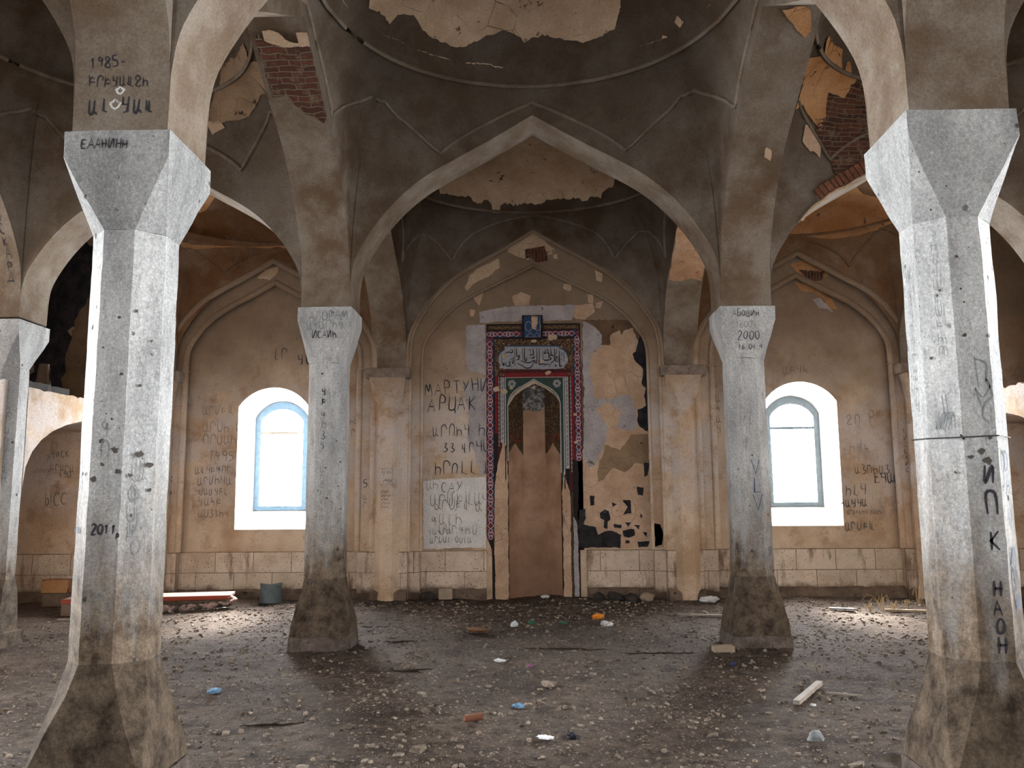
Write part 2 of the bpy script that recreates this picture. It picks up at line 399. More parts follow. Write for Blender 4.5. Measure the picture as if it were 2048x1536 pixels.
def jag(loop, amp=.02, step=.03, seed=0, closed=True):
    """subdivide a 2D loop and roughen it like a broken plaster edge"""
    out = []; N = len(loop)
    for i in range(N if closed else N - 1):
        a, b = loop[i], loop[(i + 1) % N]; L = math.hypot(b[0] - a[0], b[1] - a[1]); k = max(1, int(L / step))
        for j in range(k):
            t = j / k; x = a[0] + (b[0] - a[0]) * t; y = a[1] + (b[1] - a[1]) * t
            n1 = noise.noise_vector(Vector((x * 7 + seed, y * 7, seed * 1.7))) * amp + noise.noise_vector(Vector((x * 25 + seed, y * 25, 3.1))) * amp * .7
            out.append((x + n1.x, y + n1.y))
    return out
def bumpy(o, amp=.004, sc=6, seed=0):
    for v in o.data.vertices:
        p = v.co; n = noise.noise_vector(Vector((p.x * sc + seed, p.y * sc, p.z * sc)))
        v.co = p + n * amp
# ------------------------------------------------------------------ columns
def ring(h, c, k=3):
    base = [(-c, -h), (c, -h), (h, -c), (h, c), (c, h), (-c, h), (-h, c), (-h, -c)]; out = []
    for i in range(8):
        a, b = base[i], base[(i + 1) % 8]
        for j in range(k): t = j / k; out.append((a[0] + (b[0] - a[0]) * t, a[1] + (b[1] - a[1]) * t))
    return out
def loft(prof, k=3, step=.07, cap=True):
    """prof: list of (z, h, ratio) from bottom to top"""
    rows = []
    for i in range(len(prof) - 1):
        (z0, h0, r0), (z1, h1, r1) = prof[i], prof[i + 1]; n = max(1, int(abs(z1 - z0) / step))
        c0, c1 = h0 * r0, h1 * r1
        for j in range(n):
            t = j / n; rows.append((z0 + (z1 - z0) * t, h0 + (h1 - h0) * t, c0 + (c1 - c0) * t))
    z, h, r = prof[-1]; rows.append((z, h, h * r))
    g = G(); m = 8 * k
    for z, h, c in rows: g.v += [(x, y, z) for x, y in ring(h, c, k)]
    for i in range(len(rows) - 1):
        for j in range(m): g.f.append((i * m + j, i * m + (j + 1) % m, (i + 1) * m + (j + 1) % m, (i + 1) * m + j))
    if cap: g.f.append(tuple(range(m))[::-1]); g.f.append(tuple((len(rows) - 1) * m + j for j in range(m)))
    return g
T8 = math.tan(math.pi / 8)
MAT['plinth'] = None
def column(x, y, zt, label, seed, wide=1.0, flare=True, hb=.306):
    root = empty('stone_column', (x, y, 0)); tag(root, label, 'column')
    zb = .741
    if flare:
        b = loft([(.14, hb, 1), (.26, hb * .985, .91), (.42, .275, .75), (.58, .242, .57), (zb, .2163, T8)], 4, .04)
        o = loft([(-.03, hb + .012, 1), (.14, hb + .008, 1)], 4, .04).mk('plinth', 'plinth', root, 20, True); bumpy(o, .012, 7, seed + 5); bumpy(o, .004, 30, seed)
    else:
        b = loft([(0, .27, .9), (.16, .27, .9), (.17, .235, .75), (.62, .228, .60), (zb, .2163, T8)], 4, .04)
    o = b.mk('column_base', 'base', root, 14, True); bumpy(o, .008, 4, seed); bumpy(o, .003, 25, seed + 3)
    s = loft([(zb, .2163, T8), (3.13, .2155, T8)], 3, .06, False)
    o = s.mk('shaft', 'column', root, 25, True); bumpy(o, .005, 4, seed); bumpy(o, .0025, 20, seed)
    c = loft([(3.13, .2155, T8), (zt - .155, .303, .99), (zt, .303, 1)], 3, .05)
    o = c.mk('capital', 'capital' if abs(y - YN) < .1 else 'column', root, 25, True); bumpy(o, .006, 6, seed + 9)  # near-row capitals take a darker copy of the column stone
    return root
MAT['plinth'] = m_patch('damp_plinth_stone', (.06, .045, .036), (.17, .14, .12), (.02, .015, .012), 6, .64)
columns = {}
columns['NL'] = column(-XC, YN, 3.685, 'nearest stone column on the left, marked 2011 in black on its shaft', 1)
columns['NR'] = column(XC, YN, 3.715, 'nearest stone column on the right, with a wire round it and black vertical lettering', 2)
columns['ML'] = column(-XC, YM, 3.755, 'stone column in front of the left window, farther row, left of the mihrab', 3)
columns['MR'] = column(XC, YM, 3.70, 'stone column beside the right window with 2000 scratched on its capital', 4)
columns['SL'] = column(-XS, YM, 3.665, 'stone pier cut by the left edge of the photo, joined to the gallery wall', 5, flare=False)
columns['SR'] = column(XS, YM, 3.665, 'stone pier of the right gallery hidden behind the nearest right column', 6, flare=False)
for s, nm in ((-1, 'left'), (1, 'right')):
    column(s * XS, YN, 3.7, 'near stone pier of the %s gallery outside the frame' % nm, 7 + s, flare=False)
    column(s * XC, Y1, 3.7, 'stone column beside the camera on the %s outside the frame' % nm, 11 + s)
    column(s * XS, Y1, 3.7, 'stone pier behind the camera on the %s outside the frame' % nm, 15 + s, flare=False)

# wall pilasters
def pilaster(x, zt, label, seed):
    root = empty('pilaster', (x, YA + .10, 0)); tag(root, label, 'pilaster')
    o = loft([(.0, .226, T8), (3.15, .226, T8)], 3, .08).mk('shaft', 'wall', root, 25, True); bumpy(o, .004, 6, seed)
    o = loft([(3.15, .226, T8), (zt - .165, .29, .97)], 3, .05).mk('capital', 'wall', root, 25, True); bumpy(o, .004, 6, seed)
    g = G(); g.box(-.36, .36, -.26, .1, zt - .165, zt); o = g.mk('impost_slab', m_slab, root); bv(o, .012)
    return root
def bv(o, w, seg=2):
    m = o.modifiers.new('bevel', 'BEVEL'); m.width = w; m.segments = seg; m.limit_method = 'ANGLE'
m_slab = m_patch('brown_grey_slab_stone', (.17, .13, .105), (.28, .225, .185), (.12, .09, .07), 8, .6)
pilaster(-XC, 3.70, 'wall pilaster left of the mihrab with a heart drawn above its slab', 21)
pilaster(XC, 3.69, 'wall pilaster right of the mihrab, scorched black low on its shaft', 22)
for s, nm in ((-1, 'left'), (1, 'right')):
    pilaster(s * XS, 3.69, 'corner pilaster where the far wall meets the %s gallery' % nm, 24 + s)

# ------------------------------------------------------------------ arches
def arch(axis, c0, fixed, half, zs, za, label, hw=HB, th=.16, name='vault_arch'):
    pts = arch_pts(c0, half, zs, za); n = len(pts); mid = n // 2
    g = G()
    def P(s, z, w_):
        p = (s, fixed + w_, z) if axis == 'x' else (fixed + w_, s, z)
        return p
    rows = []
    for s, z in pts:
        rows.append([P(s, z, -hw + 2 * hw * j / 4) for j in range(5)])
    g.sheet(rows)
    top = [(c0 + (s - c0) * 1.0, z + th) for s, z in pts]
    g.sheet([[P(s, z, hw) for s, z in pts], [P(s, z, hw) for s, z in top]])
    g.sheet([[P(s, z, -hw) for s, z in pts], [P(s, z, -hw) for s, z in top]])
    g.sheet([[P(s, z, hw) for s, z in top], [P(s, z, -hw) for s, z in top]])
    o = g.mk(name, 'band', None, 35, True)
    tag(o, label, 'arch')
    return o
def long_c(y0, y1): return ((y0 + y1) / 2, (y1 - y0) / 2)
arch('x', 0, YM, XL, ZS, 6.0, 'wide pointed arch spanning between the two columns in front of the mihrab')
arch('x', 0, YN, XL, ZS, 6.0, 'pointed arch between the two nearest columns, its crown above the frame')
for s, nm in ((-1, 'left'), (1, 'right')):
    sc_ = s * (XR + XE) / 2; sh = (XE - XR) / 2
    arch('x', sc_, YM, sh, ZS, 5.5, {-1: 'narrower pointed arch in the farther row, left of centre behind the nearest left column',
                                     1: 'narrower pointed arch in the farther row on the right, its front brickwork laid bare'}[s])
    arch('x', sc_, YN, sh, ZS, 5.5, 'pointed arch springing from the nearest %s column towards the %s edge' % (nm, nm))
    arch('x', sc_, Y1, sh, ZS, 5.5, 'pointed arch above the camera row on the %s' % nm)
    for (a, b, za, wh) in ((YM + HB, YA, 5.65, 'from the farther %s column back to the far wall'), (YN + HB, YM - HB, 6.0, 'running from the nearest %s column to the farther one'), (Y1 + HB, YN - HB, 6.0, 'running forward over the viewer from the nearest %s column')):
        c, h = long_c(a, b)
        arch('y', c, s * XC, h, ZS, za, 'lengthwise pointed arch ' + wh % nm)
    for (a, b, za, wh) in ((YM + HB, YA, 5.65, 'over the %s gallery nearest the far wall'), (YN + HB, YM - HB, 6.0, 'over the middle of the %s gallery'), (Y1 + HB, YN - HB, 6.0, 'over the near end of the %s gallery')):
        c, h = long_c(a, b)
        arch('y', c, s * XS, h, ZS, za, 'lengthwise pointed arch ' + wh % nm)
arch('x', 0, Y1, XL, ZS, 6.0, 'wide pointed arch above the camera row')
# corner blocks where bands cross above each capital
g = G()
for x in (-XS, -XC, XC, XS):
    for y in (Y1, YN, YM):
        g.box(x - HB + .002, x + HB - .002, y - HB + .002, y + HB - .002, ZS - .01, 5.2)
tag(g.mk('ceiling_pier_heads', 'vault'), None, None, None, 'structure').name = 'trim_1'

# ------------------------------------------------------------------ vaults
def vault(key, mat):
    B = BAYS[key]; g = G(); n = len(B.b)
    ts = [math.sin(math.pi / 2 * k / 26) for k in range(26)] + [.9999] ; tq = [1, 1.03] + [1.07 + .07 * k for k in range(10)] + [1.75, 1.79, 1.83, 1.86, 1.89, 1.92, 1.94, 1.96, 1.975, 1.99, 2.0]
    rows = [[B.dome(b, t) for b in B.b + [B.b[0]]] for t in ts] + [[B.pend(b, t - 1) for b in B.b + [B.b[0]]] for t in tq]
    g.sheet(rows)
    o = g.mk('ceiling', mat, None, 40, True); tag(o, kind='structure')
    # raised ring at the foot of the dome
    r = G(); r.tube([B.pend(b, .012) for b in B.b[::3]], .024, 6, True)
    tag(r.mk('trim_2', 'band' if mat == 'vault' else mat, None, 60), kind='structure')
    return o
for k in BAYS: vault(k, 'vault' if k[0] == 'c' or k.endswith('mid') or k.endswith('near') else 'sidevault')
# raised rib lines on the pendentives
def relief(key, KI, KT, DT, AT, bold=.024, mat='vault'):
    """KI: index offset of the low V point from the crown, KT/DT/AT: radial position of low point, diagonal point and crown point"""
    B = BAYS[key]; n = len(B.b); h = n // 8; lines = []
    for side in range(4):
        m = side * (n // 4) + h; c0 = side * (n // 4) + n // 4
        # crown -> low points either side, -> diagonal points
        for sg in (-1, 1):
            corner = m + sg * h
            pts = [(m, AT), (m + sg * KI, KT), (m + sg * (KI + (20 - KI) * .6), KT + (DT - KT) * .5), (m + sg * 22, DT + (KT - DT) * .08), (m + sg * 30, DT)]
            path = []
            for (i0, t0), (i1, t1) in zip(pts[:-1], pts[1:]):
                for k in range(14):
                    f = k / 14; path.append(B.surf((i0 + (i1 - i0) * f) % n, t0 + (t1 - t0) * f))
            path.append(B.surf(pts[-1][0] % n, pts[-1][1])); lines.append(path)
    g = G()
    for p in lines: g.tube(p, bold, 6)
    tag(g.mk('trim_3', 'band' if mat == 'vault' else mat, None, 60), kind='structure')
relief('c_mid', 8, 1.975, 1.48, 1.86)
relief('c_far', 12, 1.95, 1.60, 1.48)
relief('l_far', 9, 1.9, 1.42, 1.62, .022, 'sidevault'); relief('r_far', 9, 1.92, 1.25, 1.45, .022, 'sidevault')
relief('l_mid', 9, 1.93, 1.5, 1.8); relief('r_mid', 9, 1.93, 1.5, 1.8)

# ------------------------------------------------------------------ far wall
SIDE_C = 4.32
def arch_loop(c, half, zs, za, z0=0.0):
    return [(c - half, z0)] + arch_pts(c, half, zs, za) + [(c + half, z0)]
def win_loop(c, hw, z0, zs, zt, n=14):
    """arch-topped window: flat sides to zs then a round head up to zt"""
    r = (hw * hw + (zt - zs) ** 2) / (2 * (zt - zs)); a = math.asin(min(1, hw / r)); cz = zt - r
    return [(c - hw, z0)] + [(c + r * math.sin(-a + 2 * a * i / n), cz + r * math.cos(-a + 2 * a * i / n)) for i in range(n + 1)] + [(c + hw, z0)]
g = G()
MIHR = [(-.475, 0.0), (-.475, 2.95), (-.44, 3.10), (-.33, 3.27), (-.17, 3.39), (0, 3.47), (.17, 3.39), (.33, 3.27), (.44, 3.10), (.475, 2.95), (.475, 0.0)]
P_ = lambda y: (lambda a, b, d: (a, y + d, b))
# panel plane
inner_c = arch_loop(0, 1.86, ZS, 5.45)
mh = [(-.475, .0)] + MIHR[1:-1] + [(.475, .0)]
# a doorway-like notch for the mihrab: outline goes round it
cl = [(-1.86, 0), (-.475, 0)] + MIHR[1:-1] + [(.475, 0), (1.86, 0)] + arch_pts(0, 1.86, ZS, 5.45)[::-1]
g.poly([cl], P_(YP))
WIN = dict(hw=.585, z0=1.13, zs=3.13, zt=3.45)
for s in (-1, 1):
    g.poly([arch_loop(s * SIDE_C, 1.46, ZS, 5.22), win_loop(s * SIDE_C, WIN['hw'], WIN['z0'], WIN['zs'], WIN['zt'])], P_(YP))
# step plane and reveals
for c, h1, a1, h2, a2 in ((0, 2.04, 6.0, 1.86, 5.45), (-SIDE_C, 1.72, 5.56, 1.46, 5.22), (SIDE_C, 1.72, 5.56, 1.46, 5.22)):
    o_, i_ = arch_loop(c, h1, ZS, a1), arch_loop(c, h2, ZS, a2)
    g.sheet([[(a, YB, b) for a, b in o_], [(a, YB, b) for a, b in i_]])
    g.sheet([[(a, YA, b) for a, b in o_], [(a, YB, b) for a, b in o_]])
    g.sheet([[(a, YB, b) for a, b in i_], [(a, YP, b) for a, b in i_]])
# front plane (everything outside the outer arches)
X0, X1 = -8.4, 8.4
front = [(X0, 0), (-SIDE_C - 1.72, 0)] + arch_pts(-SIDE_C, 1.72, ZS, 5.56) + [(-SIDE_C + 1.72, 0), (-2.04, 0)] + arch_pts(0, 2.04, ZS, 6.0) + \
        [(2.04, 0), (SIDE_C - 1.72, 0)] + arch_pts(SIDE_C, 1.72, ZS, 5.56) + [(SIDE_C + 1.72, 0), (X1, 0), (X1, 7.6), (X0, 7.6)]
g.poly([front], P_(YA))
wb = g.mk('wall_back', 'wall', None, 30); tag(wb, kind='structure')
# roll mouldings on both arch edges
for c, h, a, y in ((0, 2.04, 6.0, YA + .015), (0, 1.86, 5.45, YB + .01), (-SIDE_C, 1.72, 5.56, YA + .015), (-SIDE_C, 1.46, 5.22, YB + .01), (SIDE_C, 1.72, 5.56, YA + .015), (SIDE_C, 1.46, 5.22, YB + .01)):
    r = .028 if c == 0 else .052
    pts = [(x - (0.02 if x > c else -.02) * 0, y, z) for x, z in arch_loop(c, h - .01, ZS, a - .01, .78)]
    t = G(); t.tube(pts, r, 10)
    o = t.mk('trim_4', 'wall', None, 60); bumpy(o, .008, 3, c); tag(o, kind='structure')
# capping lips where the side niche rolls stop
for s in (-1, 1):
    for sd in (-1, 1):
        x = s * SIDE_C + sd * 1.45
        t = G(); t.box(x - .075, x + .075, YB - .06, YB + .05, 3.70, 3.715); tag(t.mk('trim_5', 'wall'), kind='structure')

# wainscot of stone blocks along the whole far wall
def wains(x0, x1, y, ztop=.775, d=.035):
    g = G(); g.box(x0, x1, y - d, y + .02, 0, ztop); o = g.mk('baseboard_back', 'blocks'); bv(o, .006, 1); tag(o, kind='structure')
for a, b, y in ((-8.4, -SIDE_C - 1.72, YA), (-SIDE_C + 1.72, -2.04, YA), (2.04, SIDE_C - 1.72, YA), (SIDE_C + 1.72, 8.4, YA),
                (-SIDE_C - 1.72, -SIDE_C - 1.46, YB), (-SIDE_C + 1.46, -SIDE_C + 1.72, YB), (-2.04, -1.86, YB), (1.86, 2.04, YB), (SIDE_C - 1.72, SIDE_C - 1.46, YB), (SIDE_C + 1.46, SIDE_C + 1.72, YB),
                (-SIDE_C - 1.46, -SIDE_C + 1.46, YP), (-1.86, -.80, YP), (.80, 1.86, YP), (SIDE_C - 1.46, SIDE_C + 1.46, YP)):
    wains(a, b, y)
# dark rough footing course
def footing(x0, x1, y, seed):
    g = G(); n = max(2, int((x1 - x0) / .12)); rows = []
    for zz, dd in ((0, .075), (.08, .07), (.15, .055), (.19, .0)):
        rows.append([(x0 + (x1 - x0) * i / n, y - dd - .035 * noise.noise(Vector((i * .9 + seed, zz * 9, 0))), zz) for i in range(n + 1)])
    g.sheet(rows); o = g.mk('baseboard_footing', 'footing', None, 40); tag(o, kind='structure'); return o
MAT['footing'] = m_patch('dark_damp_footing_stone', (.085, .06, .045), (.17, .125, .09), (.03, .02, .015), 5, .62)
for i, (a, b, y) in enumerate(((-SIDE_C - 1.46, -SIDE_C + 1.46, YP - .03), (-1.86, -.80, YP - .03), (.80, 1.86, YP - .03), (SIDE_C - 1.46, SIDE_C + 1.46, YP - .03), (-2.62, -2.05, YA - .03), (2.05, 2.62, YA - .03), (-8.4, -SIDE_C - 1.72, YA - .03), (SIDE_C + 1.72, 8.4, YA - .03))):
    footing(a, b, y, i * 7)

# windows
def window(s, label):
    c = s * SIDE_C
    root = empty('window_%d' % (1 if s < 0 else 2), (0, 0, 0)); tag(root, kind='structure')
    lo = win_loop(c, WIN['hw'], WIN['z0'], WIN['zs'], WIN['zt']); fo = win_loop(c, .45, 1.43, 2.98, 3.27)
    g = G(); yF = 14.32
    g.sheet([[(a, YP, b) for a, b in lo + [lo[0]]], [(a, yF, b) for a, b in fo + [fo[0]]], [(a, 14.46, b) for a, b in fo + [fo[0]]]])
    g.mk('reveal', 'reveal', root, 30)
    # frame: ring
    fi = win_loop(c, .36, 1.50, 2.93, 3.14)
    f = G(); f.sheet([[(a, yF + .06, b) for a, b in fo + [fo[0]]], [(a, yF - .02, b) for a, b in fo + [fo[0]]], [(a, yF - .02, b) for a, b in fi + [fi[0]]], [(a, yF + .08, b) for a, b in fi + [fi[0]]]])
    f.mk('frame', 'bluewood' if s < 0 else 'greywood', root, 20)
    t = G(); t.box(c - .385, c + .385, yF - .005, yF + .05, 2.715, 2.76); t.mk('transom', 'greywood' if s > 0 else 'palewood', root)
    # side-hung sash of the lower light
    sh = empty('sash'); sh.parent = root
    w_ = .77
    hx = c - .385 if s < 0 else c + .385
    sh.location = (hx, yF + .02, 0); sh.rotation_euler = (0, 0, math.radians(76) if s < 0 else math.radians(-78))
    q = G(); d = 1 if s < 0 else -1
    x0, x1 = sorted((0, d * w_))
    q.box(x0, x1, -.015, .015, 1.51, 1.56).box(x0, x1, -.015, .015, 2.67, 2.72)
    q.box(x0, x0 + .045, -.015, .015, 1.56, 2.67).box(x1 - .045, x1, -.015, .015, 1.56, 2.67)
    q.mk('sash_frame', 'bluewood', sh)
    return root
window(-1, ''); window(1, '')
# masonry behind the wall plane, so that the wall has real thickness
g = G()
g.poly([[(-8.4, 0), (8.4, 0), (8.4, 7.6), (-8.4, 7.6)]] + [win_loop(sd * SIDE_C, .44, 1.43, 2.98, 3.27) for sd in (-1, 1)], P_(14.40), .06)
tag(g.mk('wall_back_outer', 'wall'), kind='structure')

# ------------------------------------------------------------------ side galleries and outer walls
def seg_arch(y0, y1, z0, zt, n=16):
    c, h = (y0 + y1) / 2, (y1 - y0) / 2
    return [(c - h * math.cos(math.pi * i / n), z0 + (zt - z0) * math.sin(math.pi * i / n) ** .8) for i in range(n + 1)]
for s, nm in ((-1, 'left'), (1, 'right')):
    g = G()
    for ya, yb in ((YM + .2, YA), (YN + .2, YM - .2), (Y1 + .2, YN - .2)):
        ar = seg_arch(ya + .0, yb - .0, 1.75, 2.70)
        top = jag([(yb, 2.97), (ya, 2.95)], .035, .05, 3, False) + [(ya, 2.95)]
        loop = [(ya, 1.75)] + ar[1:-1] + [(yb, 1.75)] + top
        g.poly([loop], (lambda a, b, d: (s * (5.99 + d), a, b)), .28)
    tag(g.mk('wall_%s' % nm, 'wall', None), kind='structure')
    # gallery floor
    g = G(); g.box(*sorted((s * 6.1, s * 8.4)), -2.6, YA, 2.72, 2.90)
    tag(g.mk('floor_gallery', 'wall'), kind='structure')
    # outer wall with openings
    holes = []
    for y in (7.2,):
        holes.append([(y - .85, .9), (y + .85, .9), (y + .85, 2.35), (y - .85, 2.35)])
        holes.append([(y - .85, 3.8), (y + .85, 3.8), (y + .85, 5.3), (y - .85, 5.3)])
    g = G(); g.poly([[(-2.8, 0), (14.44, 0), (14.44, 7.6), (-2.8, 7.6)]] + holes, (lambda a, b, d: (s * (8.4 + d), a, b)), .35)
    tag(g.mk('wall_outer_%s' % nm, 'wall'), kind='structure')
    # wooden beam end lying on top of the gallery wall, soot behind
# rear wall with doorway openings and roof
g = G(); g.poly([[(-8.4, 0), (8.4, 0), (8.4, 7.6), (-8.4, 7.6)], [(-.9, .1), (.9, .1), (.9, 3.2), (-.9, 3.2)], [(-4.9, 1.1), (-3.7, 1.1), (-3.7, 3.4), (-4.9, 3.4)], [(3.7, 1.1), (4.9, 1.1), (4.9, 3.4), (3.7, 3.4)]], (lambda a, b, d: (a, -2.8 + d, b)), .3)
tag(g.mk('wall_front', 'wall'), kind='structure')
g = G(); g.box(-8.8, 8.8, -2.8, 14.8, 7.6, 7.75); tag(g.mk('ceiling_roof', 'wall'), kind='structure')
g = G(); g.box(-8.4, 8.4, -2.8, Y1 - HB, 6.1, 6.2); tag(g.mk('ceiling_porch', 'vault'), kind='structure')

# ------------------------------------------------------------------ floor
def ground_z(x, y):
    v = noise.fractal(Vector((x * .9, y * .9, 0)), 1.0, 2.0, 4) * .035 + noise.fractal(Vector((x * 5, y * 6.5, 5)), .85, 2.1, 4) * .015
    v += .05 * max(0, min(1, (y - 12.4) / 1.2)) * (1 if abs(x) < 8 else 0) * (.6 + .4 * noise.noise(Vector((x * 2, y, 0))))
    return v - .005
def floor_mesh():
    g = G(); xs = []; x = -8.6
    ys = []; y = -2.8
    while y < 13.9: ys.append(y); y += .045 if 2.5 < y < 8 else (.06 if y > 2.4 else .3)
    ys += [13.9, 14.3]
    while x < 8.6: xs.append(x); x += .05 if abs(x) < 6.2 else .15
    xs.append(8.6)
    g.sheet([[(x, y, ground_z(x, y)) for x in xs] for y in ys])
    o = g.mk('floor', 'ground'); o.data.shade_smooth(); tag(o, kind='structure')
floor_mesh()
